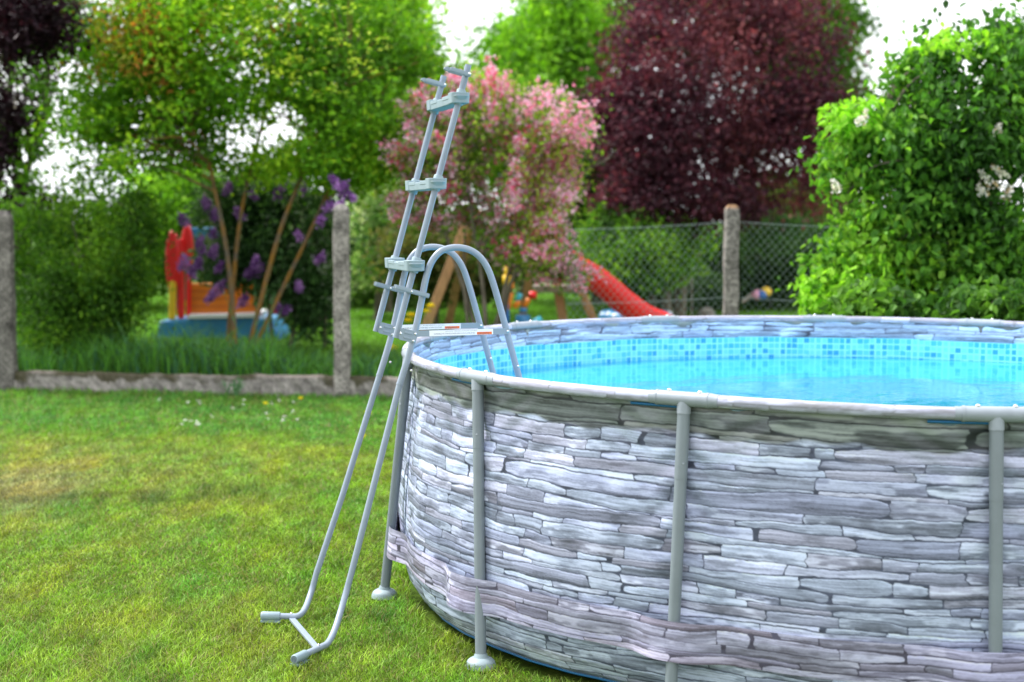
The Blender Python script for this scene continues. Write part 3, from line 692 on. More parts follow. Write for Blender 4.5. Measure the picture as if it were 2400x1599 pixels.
# ------------------------------------------------------------------ foliage generator
def leaves(P, size, pal, nfreq=1.5, up=.25, droop=.2, aspect=.5, vary=.25, seed=0, palw=None, cvar=.25, outw=None):
    n = len(P); nr = rng.normal(size=(n, 3)); nr /= np.linalg.norm(nr, axis=1)[:, None]; nr[:, 2] += up
    if outw is not None: nr += outw
    nr /= np.linalg.norm(nr, axis=1)[:, None]
    a = rng.normal(size=(n, 3)); a[:, 2] -= droop*2; a -= nr*(a*nr).sum(1)[:, None]; a /= np.linalg.norm(a, axis=1)[:, None]+1e-9
    b_ = np.cross(nr, a); L = (size*rng.uniform(1-vary, 1+vary, n))[:, None]; W_ = L*aspect*.5
    fold = nr*L*.10
    V = np.stack([P, P+a*L*.30+b_*W_+fold, P+a*L*.68+b_*W_*.72+fold, P+a*L-fold*.8, P+a*L*.68-b_*W_*.72+fold, P+a*L*.30-b_*W_+fold], 1).reshape(-1, 3)
    b0 = np.arange(n)[:, None]*6
    F = np.concatenate([b0+np.array([0, 1, 2, 3]), b0+np.array([0, 3, 4, 5])], 1).reshape(-1, 4)
    pal = np.array(pal); k = len(pal); q = np.clip((.5+.32*sn(P, nfreq, seed)+rng.normal(0, .18, n))*k, 0, k-1e-3).astype(int)
    c = np.clip(pal[q]*1.28, 0, .8)*rng.uniform(1-cvar, 1+cvar, (n, 1)); 
    return V, F, np.repeat(c, 6, 0)
def crown_points(blobs, ncl, per, spread, gapf=1.2, gapt=-.55, seed=0, shell=.45, flat=.7):
    """blobs: (cx,cy,cz, rx,ry,rz, weight) -> leaf points, cluster centres"""
    wts = np.array([q[6] for q in blobs]); wts = wts/wts.sum(); CC = []
    for q, wg in zip(blobs, wts):
        n = int(ncl*wg); d = rng.normal(size=(n, 3)); d /= np.linalg.norm(d, axis=1)[:, None]
        r = rng.uniform(shell**2, 1, n)**.5; r *= 1+.16*sn(d*2.2+np.array(q[:3]), 1.3, seed)
        CC.append(np.array(q[:3])+d*r[:, None]*np.array(q[3:6]))
    CC = np.concatenate(CC); keep = sn(CC, gapf, seed+3) > gapt; CC = CC[keep]
    m = rng.poisson(per, len(CC)); ci = np.repeat(np.arange(len(CC)), m); sc = spread*rng.uniform(.6, 1.35, len(CC))
    off = rng.normal(size=(len(ci), 3))*sc[ci][:, None]*np.array([1, 1, flat]); return CC[ci]+off, CC
def limb_mesh(name, m, stems, CC, nl, root, r_tip=.006, r0=.03, seed=1, sides=6, parent_mat=None):
    """stems: list of (path pts, r_start, r_end); limbs go from the stems to chosen clusters"""
    b = MB(); pts = []
    for path, ra, rb in stems:
        sp = smooth_path(path, 2); b.tube(sp, np.linspace(ra, rb, len(sp)), 9)
        pts += [(q, ra+(rb-ra)*i/len(sp)) for i, q in enumerate(sp) if i > len(sp)*.35]
    SP = np.array([p[0] for p in pts]); SR = np.array([p[1] for p in pts])
    if nl and len(CC):
        for ci in rng.choice(len(CC), min(nl, len(CC)), replace=False):
            t = CC[ci]; d = np.linalg.norm(SP-t, axis=1)+1.2*np.clip(SP[:, 2]-t[2]+.25, 0, None); j = int(np.argmin(d))
            a = SP[j]; L = np.linalg.norm(t-a); mid = (a+t)/2+np.array([0, 0, .12*L])+rng.normal(0, .06*L, 3)
            rr = min(r0, SR[j]*.7); b.tube(smooth_path([a, mid, t], 2), np.linspace(rr, r_tip, 9), sides, cap=False)
    return b.build(name, m, root)
def tree(name, label, cat, base, blobs, stems, ncl, per, spread, size, pal, m=None, bark=None, group=None, nl=50, cname='crown', tname='trunk', **kw):
    root = empty(name, None, label, cat, group); root.location = base
    inv = -np.array(base, float)
    g = {k_: kw.pop(k_) for k_ in ('gapf', 'gapt', 'shell', 'flat') if k_ in kw}; seed = kw.get('seed', 0)
    P, CC = crown_points(blobs, ncl, per, spread, seed=seed, **g)
    V, F, c = leaves(P, size, pal, **kw)
    mesh_np(cname, V+inv, F, m or M['leaf'], root, c)
    o = limb_mesh(tname, bark or M['bark'], stems, CC, nl, root); 
    o.data.transform(Matrix.Translation(Vector(inv)))
    return root, CC
def blob(px, py, Y, rxp, rzp, ry, wgt=1):
    c = at(px, py, Y); k = Y/FPX; return (c[0], c[1], c[2], rxp*k, ry, rzp*k, wgt)

G_mid = [(.035, .10, .010), (.055, .15, .012), (.08, .20, .014), (.12, .27, .018)]
G_dark = [(.016, .045, .010), (.028, .075, .012), (.045, .11, .016)]
G_lime = [(.10, .22, .015), (.16, .32, .02), (.24, .42, .03)]

# T1: multi-stem tree with lichen
b0 = at(560, 830, 18); b0[2] = FZ
blobs = [blob(560, 120, 18, 360, 205, 1.3, 3), blob(270, 170, 18.2, 215, 220, 1.2, 1.5), blob(140, 370, 17.8, 200, 110, .6, .5), blob(690, 380, 18, 200, 60, .5, .2), blob(870, 210, 17.8, 180, 240, 1.1, 1.5), blob(300, 330, 17.6, 230, 110, 1.2, .28), blob(800, 370, 17.8, 200, 70, 1.1, .3), blob(560, 350, 18.6, 200, 80, 1.2, .2), blob(500, -120, 18.5, 480, 180, 1.5, 1.3)]
def sp(*pts): return [at(*p) for p in pts]
st = [(sp((551, 845, 18), (545, 700, 18), (528, 560, 17.9), (500, 430, 17.9), (484, 345, 17.8), (380, 200, 17.8)), .038, .016),
      (sp((530, 845, 18.1), (543, 700, 18.1), (560, 520, 18.2), (590, 380, 18.3), (640, 200, 18.4)), .034, .015),
      (sp((575, 850, 18), (612, 700, 17.9), (655, 540, 17.8), (700, 430, 17.8), (740, 330, 17.8), (820, 180, 17.8)), .035, .015),
      (sp((580, 850, 18.05), (650, 700, 18.1), (720, 560, 18.2), (780, 420, 18.2), (880, 260, 18.2)), .031, .013)]
pal1 = [(.040, .11, .008), (.07, .18, .010), (.10, .25, .012), (.16, .33, .014), (.26, .42, .02)]
t1, CC1 = tree('deciduous_tree', 'multi-stemmed tree with orange lichen on its thin leaning trunks, behind the left wall', 'tree', b0, blobs, st, 1650, 36, .14, .08, pal1, bark=M['lichen'], nl=150, nfreq=1.1, gapf=2.0, gapt=-.36, seed=1, aspect=.55)
# young bronze shoots inside the same crown
P, CC = crown_points([blob(330, 110, 17.2, 150, 110, .5, 1), blob(560, 60, 17.2, 120, 60, .4, .3)], 60, 30, .14, seed=8)
V, F, c = leaves(P, .07, [(.22, .13, .015), (.17, .19, .02), (.28, .11, .02)], seed=2); mesh_np('young_shoots', V-b0, F, M['leaf'], t1, c)
P, CC = crown_points([blob(720, 100, 16.6, 210, 140, .4, 1)], 90, 4, .05, seed=18)
V, F, c = leaves(P, .06, [(.40, .48, .05), (.30, .42, .05)], seed=2, up=1.5); mesh_np('pale_flowers', V-b0, F, M['leaf'], t1, c)['kind'] = 'stuff'
# dark purple tree at the far left
b0 = at(-60, 800, 21.5); b0[2] = FZ
tree('purple_leaf_tree', 'very dark purple-leaved tree at the far left edge', 'tree', b0,
     [blob(5, 40, 16.6, 150, 95, .6, .9), blob(40, 120, 20.5, 190, 200, 1.4, 1.6), blob(-50, 300, 16.9, 100, 150, .6, .7), blob(50, 520, 20, 130, 70, .8, .6), blob(-120, -60, 22, 300, 200, 1.5, 1)],
     [(sp((-60, 800, 21.5), (-40, 600, 21.5), (0, 400, 21.4), (30, 150, 21.4)), .13, .04), (sp((-50, 620, 21.5), (60, 420, 21.3), (110, 260, 21.3)), .07, .03)], 480, 48, .17, .09,
     [(.009, .003, .006), (.014, .004, .009), (.022, .007, .012)], m=M['leaf_dark'], nl=60, seed=2, gapt=-.5)
# left shrubs
b0 = at(230, 850, 17.3); b0[2] = FZ
tree('shrub', 'wide dark green shrub to the left of the toy playhouse', 'shrub', b0,
     [blob(230, 590, 17.3, 135, 130, .9, 2), blob(190, 730, 17.2, 140, 110, .8, 1.2), blob(270, 500, 17.4, 100, 70, .7, .6), blob(110, 640, 17.4, 90, 120, .6, .6)],
     [(sp((230, 850, 17.3), (200, 700, 17.3), (180, 560, 17.3)), .03, .012), (sp((250, 850, 17.3), (285, 700, 17.3), (330, 520, 17.3)), .03, .012), (sp((190, 800, 17.2), (120, 660, 17.2)), .02, .01)],
     620, 46, .12, .06, [(.022, .06, .006), (.035, .10, .008), (.06, .15, .012), (.12, .24, .016)], nl=40, seed=3, gapt=-.5, nfreq=2)
b0 = at(70, 820, 18.9); b0[2] = FZ
tree('shrub', 'light green loose shrub behind the left concrete post', 'shrub', b0,
     [blob(60, 560, 18.9, 120, 110, .8, 1), blob(20, 720, 18.7, 90, 90, .6, .6)],
     [(sp((70, 830, 18.9), (50, 700, 18.9), (30, 560, 18.9)), .025, .01)], 160, 36, .13, .065, [(.04, .11, .01), (.08, .19, .014), (.13, .27, .02)], nl=20, seed=4, gapt=-.3)
# purple lilac bush
b0 = at(660, 810, 19.6); b0[2] = FZ
lil, CC = tree('purple_lilac_bush', 'dark-leaved lilac bush with purple flower spikes beside the tall concrete post', 'bush', b0,
     [blob(675, 560, 19.6, 140, 150, .8, 2.2), blob(570, 480, 19.5, 110, 90, .5, .7), blob(735, 690, 19.6, 62, 105, .5, .8), blob(530, 610, 19.3, 60, 55, .3, .3)],
     [(sp((640, 820, 19.6), (630, 700, 19.6), (600, 560, 19.6)), .03, .012), (sp((680, 820, 19.6), (700, 700, 19.6), (720, 540, 19.6)), .03, .012), (sp((760, 820, 19.6), (765, 700, 19.6), (740, 600, 19.6)), .025, .012)],
     680, 40, .12, .075, [(.022, .055, .018), (.038, .09, .028), (.06, .13, .04), (.15, .20, .13)], nl=40, seed=5, gapt=-.6, aspect=.65)
fl = [(430, 515, 1), (470, 580, 1), (470, 560, .8), (500, 590, 1), (430, 620, 1.2), (450, 635, 1), (505, 500, 1.1), (535, 440, 1), (560, 500, 1), (500, 545, .8), (515, 625, 1), (510, 680, 1.3), (495, 695, 1), (570, 705, .9), (585, 640, 1), (600, 615, 1), (490, 480, .8), (465, 615, 1), (610, 630, .8), (655, 725, .9), (672, 724, .9), (790, 430, 1.3), (805, 448, 1.4), (775, 480, .9), (755, 510, .9), (820, 455, 1), (650, 450, .8), (710, 440, .7), (750, 605, .9), (700, 665, .8), (660, 428, .8), (590, 455, .7), (800, 475, 1), (700, 550, .7), (480, 470, .8)]
for px, py, s in fl:
    front = 16.1 if px > 740 and py < 530 else 18.55
    q = at(px, py, front+rng.uniform(-.15, .15)); s *= .78 if front < 17 else 1; n = int(230*s)
    s *= rng.uniform(.65, 1.0); t_ = rng.random(n); rr = (.35+.65*np.sin(np.clip(t_+.15, 0, 1)*math.pi))*.052*s; a = rng.uniform(0, 6.28, n); ax = nrm([rng.normal(0, .5), rng.normal(0, .3), 1])
    P = q+rng.normal(0, .013, (n, 3))+np.outer(t_*.19*s-.08, ax)+np.stack([np.cos(a)*rr, np.sin(a)*rr, rng.normal(0, .01, n)], 1)
    V, F, c = leaves(P, .026, [(.12, .045, .18), (.22, .10, .31), (.40, .22, .50)], nfreq=8, aspect=.9, up=.2)
    mesh_np('flower_spike', V-b0, F, M['petal'], lil, c)

# pink weigela
b0 = at(1140, 800, 17); b0[2] = FZ
wb = [blob(1110, 260, 17, 120, 100, .7, 1.2), blob(1020, 330, 17, 95, 105, .7, 1.0), blob(1280, 300, 17, 110, 100, .7, 1.1), blob(1340, 370, 17, 100, 60, .5, .7), blob(1180, 420, 17, 170, 110, .9, 1.6), blob(1040, 470, 17.1, 110, 70, .6, .8), blob(1310, 460, 16.9, 80, 50, .5, .5), blob(1280, 570, 16.7, 90, 75, .5, .85), blob(1325, 615, 16.6, 50, 45, .4, .35), blob(1180, 560, 17, 90, 70, .6, .5)]
ws = [(sp((1140, 790, 17), (1130, 640, 17), (1100, 480, 17), (1080, 300, 17)), .03, .01), (sp((1120, 790, 17), (1070, 620, 17.1), (1010, 460, 17.1), (960, 330, 17.1)), .028, .009),
      (sp((1160, 790, 17), (1190, 640, 17), (1240, 470, 17), (1290, 280, 17)), .028, .009), (sp((1150, 790, 16.9), (1210, 620, 16.9), (1290, 560, 16.8), (1360, 640, 16.7)), .025, .008), (sp((1170, 790, 17), (1210, 600, 17), (1330, 420, 17), (1430, 370, 17)), .025, .008), (sp((1100, 790, 17), (1085, 660, 17), (1090, 540, 17)), .022, .01)]
wei, CC = tree('weigela_bush', 'large weigela shrub covered in pink blossom behind the ladder', 'bush', b0, wb, ws, 640, 24, .13, .06,
               [(.06, .14, .012), (.10, .21, .018), (.18, .30, .03), (.26, .32, .05)], nl=170, seed=6, gapt=-.30, nfreq=1.5)
# flowers along arching sprays
rows = []
C6 = CC[(CC[:, 2] > .9)]
ctr = at(1160, 520, 17)
for q in C6[rng.random(len(C6)) < .80]:
    d = q-ctr; d = nrm(d*np.array([1, 1, .6])+np.array([0, 0, .25])); ln = rng.uniform(.20, .42); n = 46
    low = q[2] < at(0, 540, 17)[2] and q[0] < at(1220, 0, 17)[0]
    if low and rng.random() < .72: continue
    t_ = rng.random(n); P = q+np.outer((t_-.4)*ln, d)+rng.normal(0, .034, (n, 3)); P[:, 2] -= (t_**2)*.05; rows.append(P)
P = np.concatenate(rows)
V, F, c = leaves(P, .047, [(.72, .22, .32), (.80, .34, .45), (.84, .42, .53), (.60, .12, .22)], nfreq=3, aspect=.85, up=.3, cvar=.2)
mesh_np('blossom', V-b0, F, M['petal'], wei, c)['kind'] = 'stuff'
# plum tree with purple leaves
b0 = at(1560, 800, 24); b0[2] = FZ
tree('purple_plum_tree', 'broad purple-leaved plum tree behind the chain-link fence', 'tree', b0,
     [blob(1690, 200, 24, 290, 240, 1.6, 3.2), blob(1560, 330, 23.6, 170, 170, 1.3, 1.5), blob(1860, 340, 24, 150, 150, 1.3, 1.2), blob(1600, 470, 23.6, 210, 70, 1.2, 1.1), blob(1680, 30, 24.5, 220, 130, 1.8, 1.5), blob(1440, 260, 24, 60, 90, .8, .3)],
     [(sp((1560, 800, 24), (1555, 640, 24), (1550, 500, 24), (1600, 330, 24), (1660, 150, 24)), .14, .05), (sp((1590, 800, 24.1), (1600, 600, 24.1), (1690, 430, 24.1), (1800, 250, 24)), .12, .04), (sp((1530, 800, 24), (1520, 560, 24), (1480, 380, 24)), .09, .03)],
     1500, 36, .17, .095, [(.038, .013, .022), (.060, .019, .032), (.095, .029, .043), (.15, .045, .056), (.22, .075, .08)], m=M['leaf_dark'], nl=110, seed=7, gapt=-.58, gapf=2.3, nfreq=.8)
# backdrop trees
def bt(label, px, Y, blobs, pal, ncl, per=40, spread=.28, size=.15, seed=0, name='deciduous_tree', nl=40, r=.16, **kw):
    b0 = at(px, 760, Y); b0[2] = FZ; top = blobs[0]
    stt = [([b0, (b0+np.array(top[:3]))/2+np.array([.1, 0, 0]), np.array(top[:3])], r, r*.3)]
    return tree(name, label, 'tree' if 'tree' in name else 'shrub', b0, blobs, stt, ncl, per, spread, size, pal, nl=nl, seed=seed, **kw)
bt('bright green tree behind the pink weigela, beneath the sky gap', 1230, 31, [blob(1275, 200, 31, 165, 150, 2.2, 2.3), blob(1350, 60, 31, 150, 110, 2, 1.3), blob(1180, 330, 30, 180, 100, 2, 1), blob(1130, 260, 30, 120, 90, 2, .8)], [(.05, .13, .012), (.09, .22, .015), (.15, .33, .02), (.24, .45, .03)], 900, seed=11, gapt=-.6)
bt('green tree rising behind the purple plum tree on its right side', 1900, 33, [blob(1880, 100, 33, 130, 170, 2, 2), blob(1790, -30, 33, 200, 90, 2, 1.2), blob(1960, 230, 33, 60, 110, 1.2, .4), blob(1560, -60, 33, 260, 90, 2, 1)], [(.04, .11, .012), (.07, .17, .015), (.12, .26, .02)], 520, seed=12, gapt=-.3)
bt('pale lime tree behind the top of the lichen-covered tree', 900, 27, [blob(900, 90, 27, 110, 150, 1.4, 1.5), blob(980, 220, 27, 60, 90, 1.2, .5), blob(880, 330, 27, 120, 110, 1.4, 1)], [(.12, .26, .02), (.20, .38, .03), (.30, .50, .05)], 430, seed=13, gapt=-.25)
bt('pale green shrub with white blossom between tall post and pink weigela', 880, 25, [blob(880, 460, 25, 90, 90, 1, 2), blob(960, 540, 25, 90, 80, 1, 1.2), blob(850, 600, 25.5, 70, 60, 1, .8)], [(.10, .20, .05), (.20, .34, .10), (.42, .52, .28), (.66, .70, .52)], 420, spread=.18, size=.10, seed=14, name='flowering_shrub', r=.05)
bt('brown-green shrub behind the ladder steps', 1020, 23, [blob(1010, 600, 23, 130, 90, .9, 1), blob(1130, 620, 23, 120, 80, .9, 1)], [(.05, .08, .02), (.09, .12, .03), (.13, .12, .04), (.05, .11, .02)], 380, spread=.16, size=.09, seed=15, name='shrub', r=.04)
bt('bright green shrub beyond the red slide', 1480, 27, [blob(1450, 600, 27, 120, 90, 1.2, 1.2), blob(1560, 580, 27, 80, 80, 1, .7)], [(.02, .06, .01), (.05, .14, .012), (.12, .28, .02), (.22, .40, .03)], 460, spread=.2, size=.11, seed=16, name='shrub', r=.05, nfreq=1.8)
bt('dark evergreen hedge shrub behind the concrete post and chain link', 1800, 28, [blob(1820, 610, 28, 170, 100, 1.4, 2), blob(1660, 640, 28, 100, 80, 1.2, 1)], [(.012, .035, .010), (.022, .06, .012), (.04, .09, .018)], 620, spread=.2, size=.10, seed=17, name='shrub', r=.05)
bt('olive green bushy tree below the purple plum crown', 1880, 31, [blob(1870, 510, 31, 150, 90, 1.5, 1), blob(1980, 580, 31, 110, 90, 1.4, .8)], [(.05, .10, .015), (.08, .15, .02), (.13, .21, .03)], 360, seed=19)
bt('green leafy shrub in front of the purple plum trunks', 1530, 23.2, [blob(1510, 590, 23.2, 110, 90, .7, 1), blob(1420, 560, 24, 70, 90, .7, .7)], [(.02, .06, .01), (.05, .13, .014), (.11, .25, .02), (.20, .36, .03)], 330, spread=.16, size=.10, seed=26, name='shrub', r=.03, nfreq=1.6)
bt('dark green tree between the weigela and the purple plum', 1400, 30, [blob(1400, 440, 30, 110, 110, 1.2, 1), blob(1300, 560, 30, 120, 90, 1.2, .8)], [(.02, .055, .01), (.04, .10, .014), (.07, .15, .02)], 330, spread=.22, size=.13, seed=27, gapt=-.4)
bt('grey-green garden plant bed shrub in front of the dark hedge', 1600, 25.5, [blob(1590, 670, 25.5, 110, 38, .6, 1)], [(.03, .07, .03), (.05, .10, .045), (.09, .16, .07)], 200, spread=.12, size=.08, seed=20, name='shrub', r=.02, nl=10)
bt('smooth light green hedge behind the tall concrete post', 870, 29, [blob(870, 640, 29, 110, 80, 1.2, 1), blob(980, 680, 29, 100, 50, 1, .6)], [(.10, .20, .04), (.14, .26, .05), (.20, .33, .08)], 420, spread=.2, size=.10, seed=21, name='hedge_shrub', r=.03)
bt('lime green tree glimpsed above the playhouse roof', 420, 28, [blob(430, 500, 28, 130, 100, 1.3, 1), blob(300, 600, 28, 140, 90, 1.2, .6)], [(.08, .20, .012), (.14, .30, .018), (.24, .42, .03)], 420, spread=.22, size=.13, seed=22)
bt('mid green shrub at the far end of the garden, left side', 100, 29, [blob(90, 640, 29, 200, 70, 1.3, 1), blob(-100, 560, 29, 150, 120, 1.3, .7)], [(.05, .12, .02), (.09, .20, .025), (.14, .28, .03)], 420, spread=.2, size=.12, seed=23, name='shrub', r=.03)
bt('tall dark green tree behind the left shrub', 620, 30, [blob(620, 610, 30, 200, 100, 1.5, 1.3), blob(760, 620, 30, 120, 90, 1.3, .8)], [(.02, .06, .01), (.04, .10, .014), (.07, .16, .02)], 420, spread=.24, size=.14, seed=24)

# right lilac, near the pool, with heart-shaped leaves and white spikes
b0 = at(2180, 900, 12.4); b0[2] = 0
lb_ = [blob(2220, 290, 12.4, 150, 180, .7, 2.6), blob(2350, 250, 12.5, 130, 200, .7, 2), blob(2090, 440, 12.3, 115, 165, .55, 1.5), blob(2200, 560, 12.2, 215, 150, .7, 2.6), blob(2340, 600, 12.2, 130, 140, .6, 1.6), blob(1980, 340, 12.3, 48, 85, .3, .35), blob(2010, 620, 12.2, 100, 80, .4, .8), blob(2150, 170, 12.5, 60, 50, .4, .3), blob(2270, 110, 12.5, 110, 45, .4, .5), blob(2150, 720, 12.2, 220, 60, .7, 1)]
ls = [(sp((2140, 940, 12.4), (2130, 700, 12.4), (2160, 480, 12.4), (2150, 380, 12.4), (2080, 230, 12.4)), .05, .014), (sp((2170, 940, 12.4), (2180, 650, 12.4), (2195, 380, 12.4), (2230, 200, 12.4)), .04, .012), (sp((2210, 940, 12.4), (2300, 640, 12.4), (2330, 400, 12.4), (2360, 180, 12.4)), .04, .012), (sp((2290, 950, 12.4), (2310, 700, 12.4), (2330, 560, 12.4)), .07, .03), (sp((2110, 940, 12.4), (2040, 660, 12.3), (1990, 450, 12.3)), .03, .01)]
palr = [(.022, .065, .012), (.038, .115, .014), (.060, .17, .02), (.095, .24, .024), (.16, .32, .03)]
rl, CCr = tree('white_lilac_bush', 'large lilac bush with heart-shaped leaves and few white flower spikes, right of the pool', 'bush', b0, lb_, ls, 1450, 22, .105, .076, palr, nl=220, seed=31, gapt=-.50, gapf=2.6, aspect=.62, droop=.9, up=.5, nfreq=1.2, flat=.9, shell=.35)
P, CC = crown_points([blob(2000, 270, 12.1, 50, 35, .2, 1), blob(2040, 650, 11.9, 90, 50, .3, .8), blob(1920, 690, 12, 50, 40, .2, .4), blob(2240, 110, 12.3, 120, 30, .3, .6)], 120, 10, .06, seed=33)
V, F, c = leaves(P, .085, [(.20, .42, .03), (.26, .50, .04)], seed=3, aspect=.62, droop=1.2); mesh_np('young_leaves', V-b0, F, M['leaf'], rl, c)
for px, py, s in ((2325, 430, 1.3), (2345, 405, 1), (2300, 445, .8), (2360, 455, .9), (2020, 280, 1), (1958, 435, .7), (2340, 300, .6), (2150, 730, .7)):
    q = at(px, py, 11.75); n = int(90*s); t_ = rng.random(n); rr = (1-t_)*.035*s+.010; a = rng.uniform(0, 6.28, n); ax = nrm([rng.normal(0, .5), rng.normal(0, .3), 1])
    P = q+np.outer(t_*.14*s-.05, ax)+np.stack([np.cos(a)*rr, np.sin(a)*rr, rng.normal(0, .008, n)], 1)
    V, F, c = leaves(P, .020, [(.55, .55, .42), (.68, .68, .58), (.45, .33, .15)], nfreq=9, aspect=.95); mesh_np('flower_spike', V-b0, F, M['petal'], rl, c)
# low leafy shrubs just behind the far rim
for k_, (px, Y, rx, rz, lab_) in enumerate(((2330, 11.0, 110, 42, 'low shrub with crumpled leaves behind the far pool rim, right edge'), (2060, 11.2, 100, 40, 'low leafy shrub behind the far pool rim, below the white lilac'))):
    b0 = at(px, 980, Y); b0[2] = 0
    tree('low_shrub', lab_, 'shrub', b0, [blob(px, 715, Y, rx, rz, .3, 1), blob(px, 800, Y, rx*.9, 60, .3, .6)], [(sp((px-20, 960, Y), (px-30, 800, Y), (px-50, 700, Y)), .015, .006), (sp((px+20, 960, Y), (px+40, 800, Y), (px+60, 690, Y)), .015, .006)], 150, 12, .06, .085, [(.03, .09, .015), (.06, .15, .02), (.11, .24, .03)], nl=40, seed=40+k_, aspect=.75, droop=.6, gapt=-.7, nfreq=3)
# tall sprig at top right
b0 = at(2385, 900, 12.9); b0[2] = 0
P = np.concatenate([at(2400-60*math.sin(t*1.5), 200-165*t, 12.9)+rng.normal(0, .05, (5, 3)) for t in np.linspace(0, 1, 16)])
V, F, c = leaves(P, .07, [(.05, .09, .05), (.08, .14, .06)], aspect=.6); root = empty('climbing_vine', None, 'thin dark vine sprig rising above the right lilac bush', 'vine'); root.location = b0
mesh_np('leaves', V-b0, F, M['leaf'], root, c); b = MB(); b.tube([b0*0]+[at(2400-60*math.sin(t*1.5), 200-165*t, 12.9)-b0 for t in np.linspace(0, 1, 12)], .006, 5); b.build('stem', M['bark'], root)

# ------------------------------------------------------------------ wall, posts, chain link
def conc_col(P):
    n = sn(P, 6, 2); n2 = sn(P, 22, 4); n3 = sn(P, 60, 6); c = np.array([.36, .33, .31])*(1+.22*n+.26*n2+.30*n3)[:, None]; return np.clip(c, .05, .7)
xa, xb = -9.0, 7.5; xs = np.arange(xa, xb, .025); prof = [(-.07, 0), (-.07, .05), (-.068, .09), (-.068, .12), (-.067, .14), (-.066, .16), (-.065, .18), (-.064, .195), (-.055, .212), (-.03, .222), (.0, .224), (.04, .222), (.07, .20), (.07, .0)]
V = []
for x in xs:
    y0 = fence_y(x); e = .010*float(sn(np.array([[x, 0, 0]]), 4)[0])
    for (dy, z) in prof: V.append((x, y0+dy+.004*math.sin(x*37+z*40), z+(e if z > .17 else 0)-.02*(z == 0)))
V = np.array(V); k = len(prof); F = np.array([(i*k+j, i*k+j+1, (i+1)*k+j+1, (i+1)*k+j) for i in range(len(xs)-1) for j in range(k-1)])
c = conc_col(V)*.80; ms = np.clip((V[:, 2]-.178+.060*np.clip(sn(V*np.array([1, 0, 0]), 9, 3)+.25, 0, 1)+.015*sn(V, 25, 5))/.008, 0, 1)*np.clip(.95+1.1*sn(V*np.array([1, 0, 0]), 3.2, 8), 0, 1); c = c*(1-ms[:, None]*.85)+np.array([.05, .045, .015])*ms[:, None]*.85
tp = np.clip((V[:, 2]-.205)/.01, 0, 1)[:, None]*(1-ms[:, None]); c = c*(1-tp*.35)+np.array([.42, .33, .27])*tp*.35
mc = mat('wall_concrete', (1, 1, 1), .95, .1, attr=True, bump=.8, bscale=50, var=.25, vscale=30)
o = mesh_np('low_concrete_wall', V, F[:, ::-1], mc, None, c, False); tag(o, 'low weathered concrete wall with dark moss on its top edge', 'wall')
mp_ = mat('post_concrete', (1, 1, 1), .95, .1, attr=True, bump=1.0, bscale=60, var=.62, vscale=38)
for px, top, wpx, lab_ in ((12, 493, 40, 'concrete fence post with orange lichen at the left edge of the picture'), (801, 478, 38, 'tall concrete fence post standing against the lilac bush left of the ladder'), (1713, 480, 35, 'concrete fence post with rounded top carrying the chain-link mesh')):
    Y = 15.4
    for _ in range(6): X_ = (px-1200)/FPX*Y*.999; Y = fence_y(X_)
    h = at(px, top, Y)[2]; wv = wpx/FPX*Y/2
    zz = np.concatenate([np.linspace(0, h-wv*.9, 44), h-wv*.9+wv*.9*np.sin(np.linspace(.15, 1.45, 7))]); V = []; n = 16
    for z in zz:
        s_ = 1.0 if z < h-wv*.9 else math.sqrt(max(.02, 1-((z-h+wv*.9)/(wv*.95))**2)); s_ *= 1-.05*z/h
        for x_, y_ in rrect(wv*s_, wv*.95*s_, wv*.28*s_, 3): V.append((X_+x_+.004*math.sin(z*9+px), Y-.02+y_, z))
    k = 16; V = np.array(V); F = np.array([(i*k+j, i*k+(j+1) % k, (i+1)*k+(j+1) % k, (i+1)*k+j) for i in range(len(zz)-1) for j in range(k)])
    c = conc_col(V*1.0)*(.95 if px > 100 else .62); li = np.clip((sn(V, 2.6, 6+px % 5)-.95)*4, 0, 1)*(.9 if px < 100 else .2); 
    if px > 1000: li = np.maximum(li, np.clip((V[:, 2]-h+.05)/.03, 0, 1)*.6)
    c = c*(1-li[:, None])+np.array([.45, .20, .03])*li[:, None]
    F = np.concatenate([F, np.array([(len(V)-k+a_, len(V)-k+b_, len(V)-k+c_, len(V)-k+d_) for a_, b_, c_, d_ in ((0, 1, 14, 15), (1, 2, 13, 14), (2, 3, 12, 13), (3, 4, 11, 12), (4, 5, 10, 11), (5, 6, 9, 10), (6, 7, 8, 9))])])
    o = mesh_np('concrete_post', V-np.array([X_, Y, 0]), F, mp_, None, c, False); o.location = (X_, Y, 0); tag(o, lab_, 'fence post', 'concrete fence posts')
